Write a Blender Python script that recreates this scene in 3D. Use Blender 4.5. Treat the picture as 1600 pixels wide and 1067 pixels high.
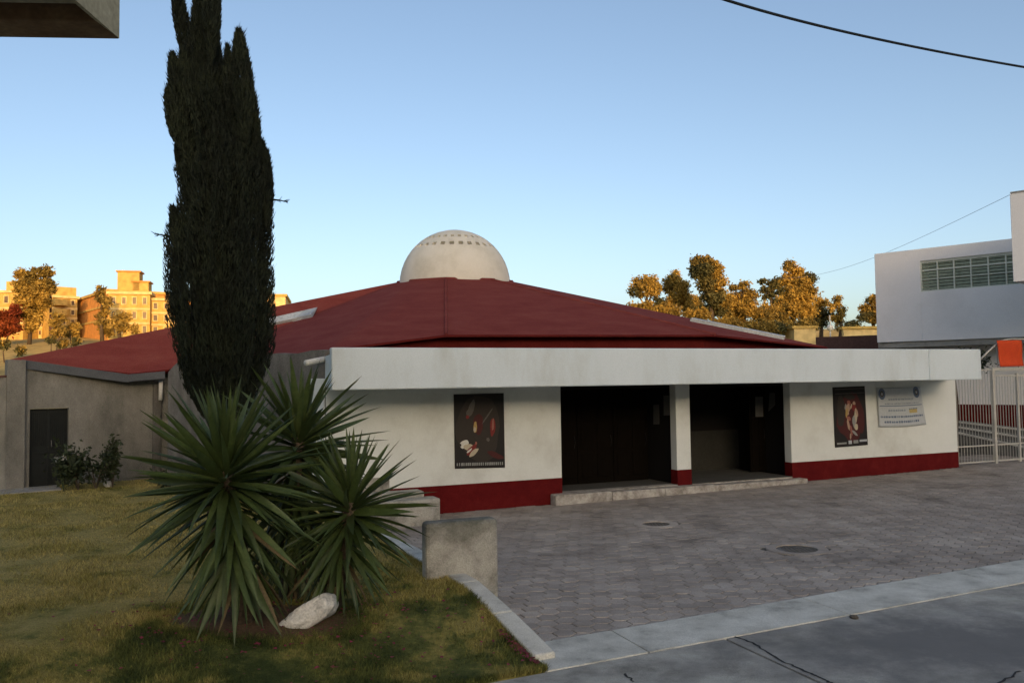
import bpy, bmesh, math, random
import numpy as np
from mathutils import Vector, Matrix, noise
random.seed(7); rng = np.random.default_rng(7)
R = math.radians
for o in list(bpy.data.objects): bpy.data.objects.remove(o)
S = bpy.context.scene
COL = S.collection
# ------------------------------------------------------------------ camera
F_PX = 1300.0; EYE = Vector((0, 0, 2.85)); PITCH = R(2.7); ROLL = R(-0.77)
CM = Matrix.Rotation(math.pi/2 + PITCH, 3, 'X') @ Matrix.Rotation(ROLL, 3, 'Z')
cam = bpy.data.cameras.new('camera'); camo = bpy.data.objects.new('camera', cam); COL.objects.link(camo)
camo.matrix_world = Matrix.Translation(EYE) @ CM.to_4x4()
cam.sensor_width = 36; cam.lens = 36*F_PX/1600; cam.clip_end = 3000; cam.clip_start = .05
S.camera = camo
# ------------------------------------------------------------------ sky, sun, exposure
SUN_EL = R(9); SUN_AZ = R(166)
SD = Vector((math.sin(SUN_AZ)*math.cos(SUN_EL), math.cos(SUN_AZ)*math.cos(SUN_EL), math.sin(SUN_EL)))
WB = (1.0, .955, .915)
W = bpy.data.worlds.new('World'); S.world = W; W.use_nodes = True
nt = W.node_tree; bg = nt.nodes['Background']
sk = nt.nodes.new('ShaderNodeTexSky'); sk.sky_type = 'NISHITA'; sk.sun_disc = False
sk.sun_elevation = SUN_EL; sk.sun_rotation = SUN_AZ; sk.altitude = 1000; sk.air_density = 0.8; sk.dust_density = 6; sk.ozone_density = 1.0
wb = nt.nodes.new('ShaderNodeVectorMath'); wb.operation = 'MULTIPLY'; wb.inputs[1].default_value = WB      # one white balance for the whole sky
nt.links.new(sk.outputs[0], wb.inputs[0]); nt.links.new(wb.outputs[0], bg.inputs[0]); bg.inputs[1].default_value = 0.15
sl = bpy.data.lights.new('sun', 'SUN'); sl.energy = 2.6; sl.angle = R(.5); sl.color = (1, .55, .19)
so = bpy.data.objects.new('sun', sl); COL.objects.link(so); so.location = (40, -60, 60)
so.rotation_euler = SD.to_track_quat('Z', 'Y').to_euler()
S.view_settings.view_transform = 'Standard'; S.view_settings.look = 'None'; S.view_settings.gamma = 1
S.view_settings.use_curve_mapping = False; S.view_settings.exposure = 0.97
# ------------------------------------------------------------------ helpers: rays of the measured photo points
def ray(px, py): return (CM @ Vector((px-800, 533.5-py, -F_PX))).normalized()
def at(px, py, y):
    r = ray(px, py); return EYE + r*(y/r.y)
def gz(px, py, z=0):
    r = ray(px, py); return EYE + r*((z-EYE.z)/r.z)
def onplane(px, py, p0, n):
    r = ray(px, py); return EYE + r*((p0-EYE).dot(n)/r.dot(n))
def smooth(a, b, t):
    t = min(1, max(0, (t-a)/(b-a))); return t*t*(3-2*t)
def cz(x, y=0): return .0101*(x+1.5)                       # the court tilts a little
def ccourt(px, py):                                         # photo point on the court
    p = gz(px, py, 0)
    for _ in range(4): p = gz(px, py, cz(p.x))
    return p
EK = .455                                                   # slope of the street edge line
def eline(x): return 8.3 + EK*(x-.43)
def lz(x, y): return .03 + .32*smooth(0, 2.5, y-eline(x)) + .012*noise.noise((x*.7, y*.7, 0))
# ------------------------------------------------------------------ helpers: objects
RL = {}                                                     # world location of each root
def thing(name, label, cat, loc=(0, 0, 0), group=None, kind=None):
    o = bpy.data.objects.new(name, None); COL.objects.link(o); o.location = loc; o.empty_display_size = .2
    o['label'] = label; o['category'] = cat
    if group: o['group'] = group
    RL[o.name] = Vector(loc); return o
def tag(o, label, cat, group=None):
    o['label'] = label; o['category'] = cat
    if group: o['group'] = group
    return o
def origin(p):
    v = Vector((0, 0, 0))
    while p: v = v + p.location; p = p.parent
    return v
class MB:
    def __init__(s): s.v = []; s.f = []; s.m = []; s.mi = 0
    def add(s, vs, fs):
        b = len(s.v); s.v += [tuple(x) for x in vs]
        for f in fs: s.f.append(tuple(i+b for i in f)); s.m.append(s.mi)
        return s
    def hexa(s, b, t):                                      # bottom ring, top ring
        n = len(b); vs = list(b)+list(t)
        fs = [tuple(range(n-1, -1, -1)), tuple(range(n, 2*n))]+[(i, (i+1) % n, n+(i+1) % n, n+i) for i in range(n)]
        return s.add(vs, fs)
    def box(s, c, size, rz=0, ax=None):
        c = Vector(c); hx, hy, hz = size[0]/2, size[1]/2, size[2]/2
        X, Y, Z = ax if ax else (Vector((math.cos(rz), math.sin(rz), 0)), Vector((-math.sin(rz), math.cos(rz), 0)), Vector((0, 0, 1)))
        q = [(-1, -1), (1, -1), (1, 1), (-1, 1)]
        return s.hexa([c+X*a*hx+Y*b*hy-Z*hz for a, b in q], [c+X*a*hx+Y*b*hy+Z*hz for a, b in q])
    def prism(s, plan, z0, z1):
        f0 = z0 if callable(z0) else (lambda x, y: z0); f1 = z1 if callable(z1) else (lambda x, y: z1)
        pl = [Vector((p[0], p[1])) for p in plan]
        a = sum(pl[i].x*pl[(i+1) % len(pl)].y-pl[(i+1) % len(pl)].x*pl[i].y for i in range(len(pl)))
        if a < 0: pl.reverse()
        return s.hexa([(p.x, p.y, f0(p.x, p.y)) for p in pl], [(p.x, p.y, f1(p.x, p.y)) for p in pl])
    def tube(s, pts, r, n=8):
        pts = [Vector(p) for p in pts]; rs = r if hasattr(r, '__len__') else [r]*len(pts); rings = []
        for i, p in enumerate(pts):
            t = (pts[min(i+1, len(pts)-1)]-pts[max(i-1, 0)]).normalized()
            u = t.cross(Vector((0, 0, 1)) if abs(t.z) < .9 else Vector((1, 0, 0))).normalized(); w = t.cross(u)
            rings.append([p+u*math.cos(k*2*math.pi/n)*rs[i]+w*math.sin(k*2*math.pi/n)*rs[i] for k in range(n)])
        vs = [q for g in rings for q in g]; fs = []
        for i in range(len(pts)-1):
            for k in range(n): fs.append((i*n+k, i*n+(k+1) % n, (i+1)*n+(k+1) % n, (i+1)*n+k))
        fs += [tuple(range(n-1, -1, -1)), tuple((len(pts)-1)*n+k for k in range(n))]
        return s.add(vs, fs)
    def build(s, name, mats, parent=None, smooth=False, bevel=0, loc=None):
        me = bpy.data.meshes.new(name); off = Vector(loc) if loc is not None else Vector((0, 0, 0)); base = origin(parent)+off
        me.from_pydata([tuple(Vector(v)-base) for v in s.v], [], s.f)
        for m in (mats if isinstance(mats, (list, tuple)) else [mats]): me.materials.append(m)
        me.polygons.foreach_set('material_index', s.m)
        if smooth: me.polygons.foreach_set('use_smooth', [True]*len(me.polygons))
        bm = bmesh.new(); bm.from_mesh(me); bmesh.ops.recalc_face_normals(bm, faces=bm.faces); bm.to_mesh(me); bm.free()
        o = bpy.data.objects.new(name, me); COL.objects.link(o); o.location = off
        if parent: o.parent = parent
        if bevel:
            b = o.modifiers.new('bevel', 'BEVEL'); b.width = bevel; b.segments = 2; b.limit_method = 'ANGLE'
        return o
def struct(o): o['kind'] = 'structure'; return o
def stuff(o): o['kind'] = 'stuff'; return o
def cloud(name, V, k, mat, parent=None):                    # N faces of k verts from one array
    V = np.asarray(V, dtype=np.float32).reshape(-1, 3); n = len(V)//k
    me = bpy.data.meshes.new(name); base = np.array(origin(parent), dtype=np.float32)
    me.vertices.add(n*k); me.vertices.foreach_set('co', (V-base).ravel())
    me.loops.add(n*k); me.loops.foreach_set('vertex_index', np.arange(n*k, dtype=np.int32))
    me.polygons.add(n); me.polygons.foreach_set('loop_start', np.arange(0, n*k, k, dtype=np.int32))
    me.update(calc_edges=True); me.validate()
    me.materials.append(mat)
    o = bpy.data.objects.new(name, me); COL.objects.link(o)
    if parent: o.parent = parent
    return o
def copy(o, parent=None, loc=None):
    c = o.copy(); COL.objects.link(c)
    if parent is not None: c.parent = parent
    if loc is not None: c.location = loc
    return c
# ------------------------------------------------------------------ materials
MATS = {}
def mat(name, cols, rough=.8, scale=1.5, fine=40, bump=.15, bdist=.01, island=0, objrand=0, streak=None, spec=.3, metal=0, stops=None, detail=6, trans=0, famp=.18):
    """cols: list of colours mixed by noise in world position; island / objrand add a brightness change per piece"""
    m = bpy.data.materials.new(name); m.use_nodes = True; n = m.node_tree; L = n.links.new
    b = n.nodes['Principled BSDF']; b.inputs['Roughness'].default_value = rough; b.inputs['Metallic'].default_value = metal
    b.inputs['Specular IOR Level'].default_value = spec
    g = n.nodes.new('ShaderNodeNewGeometry')
    mp = n.nodes.new('ShaderNodeMapping'); L(g.outputs['Position'], mp.inputs['Vector'])
    if streak: mp.inputs['Scale'].default_value = streak
    a = n.nodes.new('ShaderNodeTexNoise'); a.inputs['Scale'].default_value = scale; a.inputs['Detail'].default_value = detail; a.inputs['Roughness'].default_value = .65
    L(mp.outputs[0], a.inputs['Vector'])
    f = n.nodes.new('ShaderNodeTexNoise'); f.inputs['Scale'].default_value = fine; f.inputs['Detail'].default_value = 4
    L(g.outputs['Position'], f.inputs['Vector'])
    cr = n.nodes.new('ShaderNodeValToRGB'); el = cr.color_ramp.elements
    k = len(cols); st = stops or [.32+.36*i/max(1, k-1) for i in range(k)]
    el[0].position = st[0]; el[0].color = (*cols[0], 1); el[1].position = st[-1]; el[1].color = (*cols[-1], 1)
    for i in range(1, k-1):
        e = el.new(st[i]); e.color = (*cols[i], 1)
    L(a.outputs['Fac'], cr.inputs['Fac'])
    mr = n.nodes.new('ShaderNodeMapRange'); L(f.outputs['Fac'], mr.inputs[0]); mr.inputs[1].default_value = .3; mr.inputs[2].default_value = .7
    mr.inputs[3].default_value = 1-famp; mr.inputs[4].default_value = 1+famp
    val = mr.outputs[0]
    def times(v, lo, hi):
        r = n.nodes.new('ShaderNodeMapRange'); L(v, r.inputs[0]); r.inputs[3].default_value = lo; r.inputs[4].default_value = hi
        x = n.nodes.new('ShaderNodeMath'); x.operation = 'MULTIPLY'; L(val, x.inputs[0]); L(r.outputs[0], x.inputs[1]); return x.outputs[0]
    if island: val = times(g.outputs['Random Per Island'], 1-island, 1+island)
    if objrand:
        oi = n.nodes.new('ShaderNodeObjectInfo'); val = times(oi.outputs['Random'], 1-objrand, 1+objrand)
    vm = n.nodes.new('ShaderNodeVectorMath'); vm.operation = 'SCALE'; L(cr.outputs[0], vm.inputs[0]); L(val, vm.inputs['Scale'])
    L(vm.outputs[0], b.inputs['Base Color'])
    if bump:
        ad = n.nodes.new('ShaderNodeMath'); ad.operation = 'ADD'; L(a.outputs['Fac'], ad.inputs[0]); L(f.outputs['Fac'], ad.inputs[1])
        bu = n.nodes.new('ShaderNodeBump'); bu.inputs['Strength'].default_value = bump; bu.inputs['Distance'].default_value = bdist
        L(ad.outputs[0], bu.inputs['Height']); L(bu.outputs[0], b.inputs['Normal'])
    if trans:
        t = n.nodes.new('ShaderNodeBsdfTranslucent'); L(vm.outputs[0], t.inputs['Color'])
        mx = n.nodes.new('ShaderNodeMixShader'); mx.inputs[0].default_value = trans
        L(b.outputs[0], mx.inputs[1]); L(t.outputs[0], mx.inputs[2]); L(mx.outputs[0], n.nodes['Material Output'].inputs['Surface'])
    MATS[name] = m; return m
white_pl = mat('white_plaster', [(.54, .56, .53), (.64, .675, .65), (.68, .71, .69)], .85, .8, 60, .25, .006, famp=.06)
fascia_m = mat('fascia_plaster', [(.52, .57, .57), (.595, .67, .70), (.63, .70, .735)], .85, 1.0, 50, .2, .005, streak=(1, 1, .35), famp=.06)
annex_m = mat('annex_plaster', [(.78, .76, .73), (.85, .83, .80), (.87, .85, .82)], .85, .5, 40, .2, .005, famp=.06)
red_m = mat('dado_red_paint', [(.078, .005, .006), (.098, .0065, .007), (.12, .011, .010)], .8, 2, 50, .2, .005, spec=.08)
roof_m = mat('roof_red_coating', [(.165, .037, .032), (.20, .050, .042), (.235, .074, .060)], .95, 1.6, 45, .6, .012, streak=(.6, .6, 3), spec=.02, stops=[.25, .5, .85])
edge_m = mat('roof_red_edge', [(.085, .010, .009), (.115, .015, .013)], .85, 3, 40, .2, .004, spec=.08)
dome_m = mat('dome_plaster', [(.60, .56, .46), (.70, .66, .56), (.73, .69, .60)], .85, 1.2, 30, .12, .004, famp=.04)
stucco_m = mat('grey_stucco', [(.115, .112, .094), (.20, .19, .162), (.275, .265, .23)], .92, 1.1, 45, .7, .02, streak=(1, 1, .6), detail=9)
stucco_dark = mat('weathered_stucco', [(.07, .068, .056), (.14, .13, .115), (.22, .21, .185)], .92, 1.3, 35, .6, .02, streak=(1, 1, .4))
conc_m = mat('concrete', [(.20, .195, .175), (.30, .295, .27), (.35, .345, .32)], .9, 2.2, 70, .4, .006)
walk_m = mat('kerb_concrete', [(.33, .325, .29), (.48, .475, .42), (.55, .545, .485), (.62, .615, .55)], .95, 1.9, 80, .6, .008, spec=.1, detail=14, stops=[.34, .45, .54, .64])
block_m = mat('block_concrete', [(.16, .155, .13), (.34, .33, .29), (.42, .41, .36)], .92, 2.4, 60, .7, .012)
eave_m = mat('eave_beam_concrete', [(.075, .08, .085), (.10, .105, .11)], .8, 2, 40, .2, .004)
def moss(m, z0, z1):
    n = m.node_tree; L = n.links.new; b = n.nodes['Principled BSDF']; src = b.inputs['Base Color'].links[0].from_socket
    g = n.nodes.new('ShaderNodeNewGeometry'); sx = n.nodes.new('ShaderNodeSeparateXYZ'); L(g.outputs['Position'], sx.inputs[0])
    t = n.nodes.new('ShaderNodeTexNoise'); t.inputs['Scale'].default_value = 5; t.inputs['Detail'].default_value = 7; t.inputs['Roughness'].default_value = .75; L(g.outputs['Position'], t.inputs[0])
    a = n.nodes.new('ShaderNodeMath'); a.operation = 'MULTIPLY_ADD'; L(t.outputs['Fac'], a.inputs[0]); a.inputs[1].default_value = .9; L(sx.outputs['Z'], a.inputs[2])
    r_ = n.nodes.new('ShaderNodeMapRange'); L(a.outputs[0], r_.inputs[0]); r_.inputs[1].default_value = z0; r_.inputs[2].default_value = z1; r_.inputs[3].default_value = 0; r_.inputs[4].default_value = .85
    mx = n.nodes.new('ShaderNodeMix'); mx.data_type = 'RGBA'; L(r_.outputs[0], mx.inputs[0]); L(src, mx.inputs[6]); mx.inputs[7].default_value = (.075, .08, .06, 1); L(mx.outputs[2], b.inputs['Base Color'])
moss(block_m, 1.15, 1.55)
paver_m = mat('paver_stone', [(.19, .168, .146), (.30, .266, .232), (.345, .310, .272), (.41, .368, .322)], .95, .9, 60, .5, .006, detail=10, island=.13, objrand=.13, spec=.1)
joint_m = mat('paver_joint_soil', [(.075, .068, .056), (.12, .11, .092)], .95, 6, 60, .3, .004)
soil_m = mat('soil', [(.07, .045, .025), (.12, .075, .042)], .95, 4, 40, .6, .02)
terr_m = mat('dry_hill_grass', [(.28, .21, .07), (.42, .32, .11), (.50, .38, .15)], .95, .25, 3, .4, .1)
wood_m = mat('dark_wood', [(.004, .003, .002), (.006, .0045, .003)], .9, 3, 40, .2, .003, streak=(6, 6, .4), spec=.05)
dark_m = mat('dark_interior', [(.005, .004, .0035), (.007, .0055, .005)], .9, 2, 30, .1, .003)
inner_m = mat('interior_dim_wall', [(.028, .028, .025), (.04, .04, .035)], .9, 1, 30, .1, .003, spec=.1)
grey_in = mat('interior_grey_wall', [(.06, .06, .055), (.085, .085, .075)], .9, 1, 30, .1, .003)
step_m = mat('step_stone', [(.17, .15, .125), (.33, .31, .28), (.46, .44, .40)], .85, 5, 50, .5, .008)
metal_d = mat('dark_green_metal', [(.009, .011, .010), (.015, .018, .016)], .75, 3, 50, .1, .002)
metal_w = mat('white_painted_metal', [(.36, .35, .31), (.46, .45, .41)], .55, 4, 60, .1, .002)
pvc_m = mat('white_pipe', [(.62, .62, .58), (.70, .70, .66)], .5, 3, 50, .05, .002)
glass_m = mat('window_glass', [(.20, .235, .155), (.28, .31, .21)], .25, 2, 10, 0, .001, spec=.5)
frame_m = mat('pale_window_frame', [(.56, .58, .48), (.66, .68, .57)], .6, 3, 50, .05, .002)
sky_m = mat('translucent_panel', [(.38, .42, .42), (.52, .55, .54)], .5, 1.5, 20, .1, .003)
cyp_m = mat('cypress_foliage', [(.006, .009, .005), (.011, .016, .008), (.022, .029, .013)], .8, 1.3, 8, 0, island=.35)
bark_m = mat('bark', [(.06, .045, .03), (.11, .085, .06)], .95, 5, 40, .8, .02)
yuc_m = mat('yucca_leaf', [(.036, .058, .014), (.052, .080, .021), (.080, .108, .034)], .5, 3, 30, .1, .002, objrand=.30, spec=.45, trans=.12)
dry_m = mat('dry_yucca_leaf', [(.10, .075, .035), (.16, .12, .06)], .8, 6, 40, .1, .002, objrand=.3)
rock_m = mat('white_rock', [(.42, .41, .37), (.62, .61, .56), (.68, .67, .63)], .9, 5, 40, .7, .02)
iron_m = mat('cast_iron', [(.08, .078, .074), (.13, .127, .12)], .6, 6, 60, .3, .003)
cable_m = mat('cable_rubber', [(.008, .011, .012), (.012, .014, .015)], .5, 3, 30, 0)
orange_m = mat('orange_cloth', [(.52, .050, .010), (.62, .070, .014)], .75, 3, 60, .1, .003)
canopy_m = mat('canopy_concrete', [(.10, .058, .032), (.15, .092, .05), (.21, .145, .08)], .9, 1.4, 30, .4, .006)
canopy_l = mat('canopy_lit_concrete', [(.30, .27, .18), (.40, .36, .25)], .9, 2, 30, .3, .004)  # paler copy of the canopy concrete; light on the rim put into the colour
shrub_m = mat('shrub_leaf', [(.018, .028, .012), (.032, .045, .018), (.05, .06, .025)], .7, 2, 10, 0, island=.4)
petal_m = mat('fuchsia_petal', [(.16, .022, .045), (.24, .035, .06)], .8, 6, 30, 0, island=.4)
wflow_m = mat('white_petal', [(.55, .55, .50), (.65, .65, .62)], .8, 6, 30, 0, island=.2)
def foliage(name, a, b, c, tr=.35): return mat(name, [a, b, c], .75, .55, 4, 0, island=.45, trans=tr)
gold_f = foliage('golden_foliage', (.20, .145, .034), (.38, .26, .055), (.50, .34, .08))
olive_f = foliage('olive_foliage', (.12, .10, .03), (.28, .20, .048), (.42, .29, .07))
deep_f = foliage('deep_green_foliage', (.045, .055, .026), (.10, .10, .04), (.20, .17, .06))
maroon_f = foliage('maroon_foliage', (.16, .028, .010), (.22, .045, .014), (.30, .08, .022))
cream_w = mat('cream_wall', [(.46, .30, .085), (.55, .38, .11)], .9, .2, 2, 0)
brick_w = mat('orange_brick_wall', [(.54, .24, .06), (.62, .29, .075)], .9, .2, 2, 0)
pale_w = mat('pale_far_wall', [(.60, .45, .20), (.68, .53, .25)], .9, .2, 2, 0)
farwin_m = mat('far_window_glass', [(.10, .075, .05), (.16, .12, .08)], .4, 1, 4, 0)
brown_w = mat('brown_wall', [(.09, .045, .035), (.13, .065, .05)], .9, .5, 10, .2, .01)
# lawn: dry tan and green patches, by noise in position
def lawn_material(name, blades):
    m = bpy.data.materials.new(name); m.use_nodes = True; n = m.node_tree; L = n.links.new; b = n.nodes['Principled BSDF']
    b.inputs['Roughness'].default_value = .9; b.inputs['Specular IOR Level'].default_value = .15
    g = n.nodes.new('ShaderNodeNewGeometry')
    def nz(sc, det, seed):
        mp = n.nodes.new('ShaderNodeMapping'); mp.inputs['Location'].default_value = (seed, seed*.7, 0); mp.inputs['Scale'].default_value = (1, 1, 0); L(g.outputs['Position'], mp.inputs[0])
        t = n.nodes.new('ShaderNodeTexNoise'); t.inputs['Scale'].default_value = sc; t.inputs['Detail'].default_value = det; t.inputs['Roughness'].default_value = .7; L(mp.outputs[0], t.inputs[0]); return t.outputs['Fac']
    # darker and greener towards one point before the yuccas: distance shifts the ramp
    d = n.nodes.new('ShaderNodeVectorMath'); d.operation = 'DISTANCE'; L(g.outputs['Position'], d.inputs[0]); d.inputs[1].default_value = (-1.9, 7.6, .3)
    dm = n.nodes.new('ShaderNodeMapRange'); L(d.outputs['Value'], dm.inputs[0]); dm.inputs[1].default_value = .6; dm.inputs[2].default_value = 4.2; dm.inputs[3].default_value = -.13; dm.inputs[4].default_value = .13
    ad = n.nodes.new('ShaderNodeMath'); ad.operation = 'ADD'; L(nz(1.1, 5, 3), ad.inputs[0]); L(dm.outputs[0], ad.inputs[1])
    cr = n.nodes.new('ShaderNodeValToRGB'); el = cr.color_ramp.elements
    cs = [(.34, (.040, .055, .016)), (.44, (.10, .112, .030)), (.52, (.225, .198, .058)), (.68, (.33, .275, .098))]
    el[0].position = cs[0][0]; el[0].color = (*cs[0][1], 1); el[1].position = cs[-1][0]; el[1].color = (*cs[-1][1], 1)
    for p, c in cs[1:-1]: e = el.new(p); e.color = (*c, 1)
    L(ad.outputs[0], cr.inputs[0])
    r = n.nodes.new('ShaderNodeMapRange'); r.inputs[3].default_value = .4; r.inputs[4].default_value = 1.6
    L(g.outputs['Random Per Island'] if blades else nz(30, 4, 9), r.inputs[0])
    vm = n.nodes.new('ShaderNodeVectorMath'); vm.operation = 'SCALE'; L(cr.outputs[0], vm.inputs[0]); L(r.outputs[0], vm.inputs['Scale']); L(vm.outputs[0], b.inputs['Base Color'])
    if not blades:
        bu = n.nodes.new('ShaderNodeBump'); bu.inputs['Strength'].default_value = .8; bu.inputs['Distance'].default_value = .03; L(nz(25, 5, 1), bu.inputs['Height']); L(bu.outputs[0], b.inputs['Normal'])
    return m
lawn_m = lawn_material('lawn_turf', False); blade_m = lawn_material('grass_blade', True)
# street concrete with a dark oily stain that has its own outline
def street_material():
    m = mat('street_concrete', [(.20, .196, .172), (.30, .292, .258), (.385, .375, .332), (.46, .45, .40)], .95, 1.3, 90, .7, .010, spec=.1, detail=14, stops=[.36, .45, .54, .63])
    n = m.node_tree; L = n.links.new; b = n.nodes['Principled BSDF']; src = b.inputs['Base Color'].links[0].from_socket
    g = n.nodes.new('ShaderNodeNewGeometry'); c = ccourt(1500, 1010)
    mp = n.nodes.new('ShaderNodeMapping'); L(g.outputs['Position'], mp.inputs[0]); mp.vector_type = 'POINT'
    mp.inputs['Location'].default_value = (-c.x*.36, -c.y*.62, 0); mp.inputs['Scale'].default_value = (.36, .62, 0)
    le = n.nodes.new('ShaderNodeVectorMath'); le.operation = 'LENGTH'; L(mp.outputs[0], le.inputs[0])
    t = n.nodes.new('ShaderNodeTexNoise'); t.inputs['Scale'].default_value = 1.6; t.inputs['Detail'].default_value = 8; t.inputs['Roughness'].default_value = .72; L(g.outputs['Position'], t.inputs[0])
    a = n.nodes.new('ShaderNodeMath'); a.operation = 'MULTIPLY_ADD'; L(t.outputs['Fac'], a.inputs[0]); a.inputs[1].default_value = 2.2; L(le.outputs['Value'], a.inputs[2])
    r = n.nodes.new('ShaderNodeMapRange'); L(a.outputs[0], r.inputs[0]); r.inputs[1].default_value = 1.35; r.inputs[2].default_value = 2.35; r.inputs[3].default_value = .92; r.inputs[4].default_value = 0
    mx = n.nodes.new('ShaderNodeMix'); mx.data_type = 'RGBA'; L(r.outputs[0], mx.inputs[0]); L(src, mx.inputs[6]); mx.inputs[7].default_value = (.165, .163, .158, 1)
    L(mx.outputs[2], b.inputs['Base Color']); return m
street_m = street_material()
def flat(name, c, rough=.6): return mat(name, [tuple(x*.93 for x in c), c], rough, 8, 60, 0)

# ================================================================== SETTING
# ------------------------------------------------------------------ terrain: one sheet to the horizon, unseen hill added behind the camera to shade the court
RIDGE = 300
def tz(x, y):
    z = float(np.interp(y, [30, 38, 46, 60, 90, 130, 400], [-.4, -.35, 1.0, 3.6, 8.2, 9.2, 9.0]))
    if y > 60: z += .5*noise.noise((x*.03, y*.03, 0))
    t = x*SD.x/math.cos(SUN_EL)+y*SD.y/math.cos(SUN_EL)
    k = smooth(28, RIDGE, t); side = x*(-SD.y)+y*SD.x
    if k > 0: z = max(z, -.4+(61.5+2*noise.noise((side*.012, 3, 0)))*k)
    return z
def axis(a): return sorted(set([-1500, -900, -600]+list(range(-420, 421, 12))+list(range(-60, 61, 4))+[600, 900, 1500]))
ax_ = axis(0); n_ = len(ax_); tb = MB()
tb.add([(x, y, tz(x, y)) for y in ax_ for x in ax_], [(j*n_+i, j*n_+i+1, (j+1)*n_+i+1, (j+1)*n_+i) for j in range(n_-1) for i in range(n_-1)])
struct(tb.build('terrain', terr_m, smooth=True))
# ------------------------------------------------------------------ key lines in plan
E0 = Vector((.45, 8.25)); E1 = Vector((-3.85, 17.25))                   # kerb between lawn and court
def edge_x(y): return E0.x+(E1.x-E0.x)*(y-E0.y)/(E1.y-E0.y)
WO = Vector((-1.54, 18.2, 0)); WD = Vector((1, .435, 0)).normalized(); WN = Vector((WD.y, -WD.x, 0))   # entrance wall: origin, along, out
def wp(s, z, n=0): return WO+WD*s+WN*n+Vector((0, 0, z))
def wpx(px, py=680, n=0):
    p = onplane(px, py, WO+WN*n, WN); return (p-WO).dot(WD), p.z
UK = .4625
def uline(x): return 9.15+UK*(x-.29)
# ------------------------------------------------------------------ court of hexagonal pavers
court = struct(MB().prism([(edge_x(8.6), uline(edge_x(8.6))), (22, uline(22)), (24, 32), (14, 34), (-3.9, 22), (-3.9, 17)], lambda x, y: cz(x)-.2, lambda x, y: cz(x)-.014).build('courtyard', joint_m))
manholes = [(ccourt(1245, 857), .33), (ccourt(1025, 818), .27)]
hs = .142                                                               # hexagon circumradius
ang = math.atan(.46); ca, sa = math.cos(ang), math.sin(ang)
def hexmesh(jit):
    b = MB(); r1 = hs-.0055; r0 = r1-.006; pts = []
    for k in range(6):
        a = math.pi/6+k*math.pi/3+ang; pts.append((math.cos(a), math.sin(a)))
    j = [random.uniform(-.004, .004) for _ in range(6)]
    v = [(c*r1, s_*r1, -.05) for c, s_ in pts]+[(c*(r1+j[i]), s_*(r1+j[i]), -.007) for i, (c, s_) in enumerate(pts)]+[(c*(r0+j[i]), s_*(r0+j[i]), 0) for i, (c, s_) in enumerate(pts)]
    f = [(i, (i+1) % 6, 6+(i+1) % 6, 6+i) for i in range(6)]+[(6+i, 6+(i+1) % 6, 12+(i+1) % 6, 12+i) for i in range(6)]+[tuple(range(12, 18))]
    return b.add(v, f)
hexv = [hexmesh(i) for i in range(5)]
cells = []
wx, wy = hs*math.sqrt(3), hs*1.5
for j in range(-60, 140):
    for i in range(-80, 140):
        u = (i+.5*(j % 2))*wx; v = j*wy
        x = .3+u*ca-v*sa; y = 9.15+u*sa+v*ca
        if y < uline(x)-.075 or x < edge_x(y)+.14 or x > 17.5 or y > 30: continue
        if (Vector((x, y, 0))-WO).dot(WN) < .0 and (Vector((x, y, 0))-WO).dot(WD) < 16.0: continue
        if (Vector((x, y, 0))-WO).dot(WN) < -2.2: continue
        if any((x-m.x)**2+(y-m.y)**2 < (r+.12)**2 for m, r in manholes): continue
        cells.append((x*x+y*y-(1e4 if -.7 < (x/y) < .64 else 0), x, y))
cells.sort()
def pz(x, y): return cz(x)-.004+.006*noise.noise((x*.5, y*.5, 2))+random.uniform(-.004, .003)
pm = [h.build('paver', paver_m) for h in hexv]
for o in pm: bpy.data.objects.remove(o, do_unlink=False) if False else None
for k, (_, x, y) in enumerate(cells[:300]):
    o = pm[k] if k < 5 else copy(pm[random.randrange(5)])
    o.location = (x, y, pz(x, y)); o.rotation_euler = (random.uniform(-.012, .012), random.uniform(-.012, .012), random.randrange(6)*math.pi/3); o.parent = court
rest = MB()
for _, x, y in cells[300:]:
    h = hexv[random.randrange(5)]; z = pz(x, y); tx, ty = random.uniform(-.012, .012), random.uniform(-.012, .012)
    rest.add([(x+a, y+b, z+c+a*tx+b*ty) for a, b, c in h.v], h.f)
stuff(rest.build('paver_field', paver_m, court))
for k, (m, r) in enumerate(manholes):
    root = thing('manhole_cover', ['dark round manhole cover in the middle of the paved court', 'smaller dark manhole cover nearer the church entrance'][k], 'manhole cover', (m.x, m.y, cz(m.x)), 'manhole covers in the court')
    b = MB()
    for a in range(24):
        a0, a1 = a*math.tau/24, (a+1)*math.tau/24
        q = [(m.x+math.cos(t)*rr, m.y+math.sin(t)*rr) for t, rr in ((a0, r), (a0, r+.16), (a1, r+.16), (a1, r))]
        b.prism(q, cz(m.x)-.06, cz(m.x)+.004)
    b.build('rim', paver_m, root)
    c = MB(); c.prism([(m.x+math.cos(a*math.tau/24)*(r-.012), m.y+math.sin(a*math.tau/24)*(r-.012)) for a in range(24)], cz(m.x)-.05, cz(m.x)-.016)
    for gx in range(-4, 5):
        for gy in range(-4, 5):
            if math.hypot(gx, gy)*.065 < r-.07: c.box((m.x+gx*.065, m.y+gy*.065, cz(m.x)-.013), (.035, .035, .012), .5)
    c.build('lid', iron_m, root)
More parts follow.
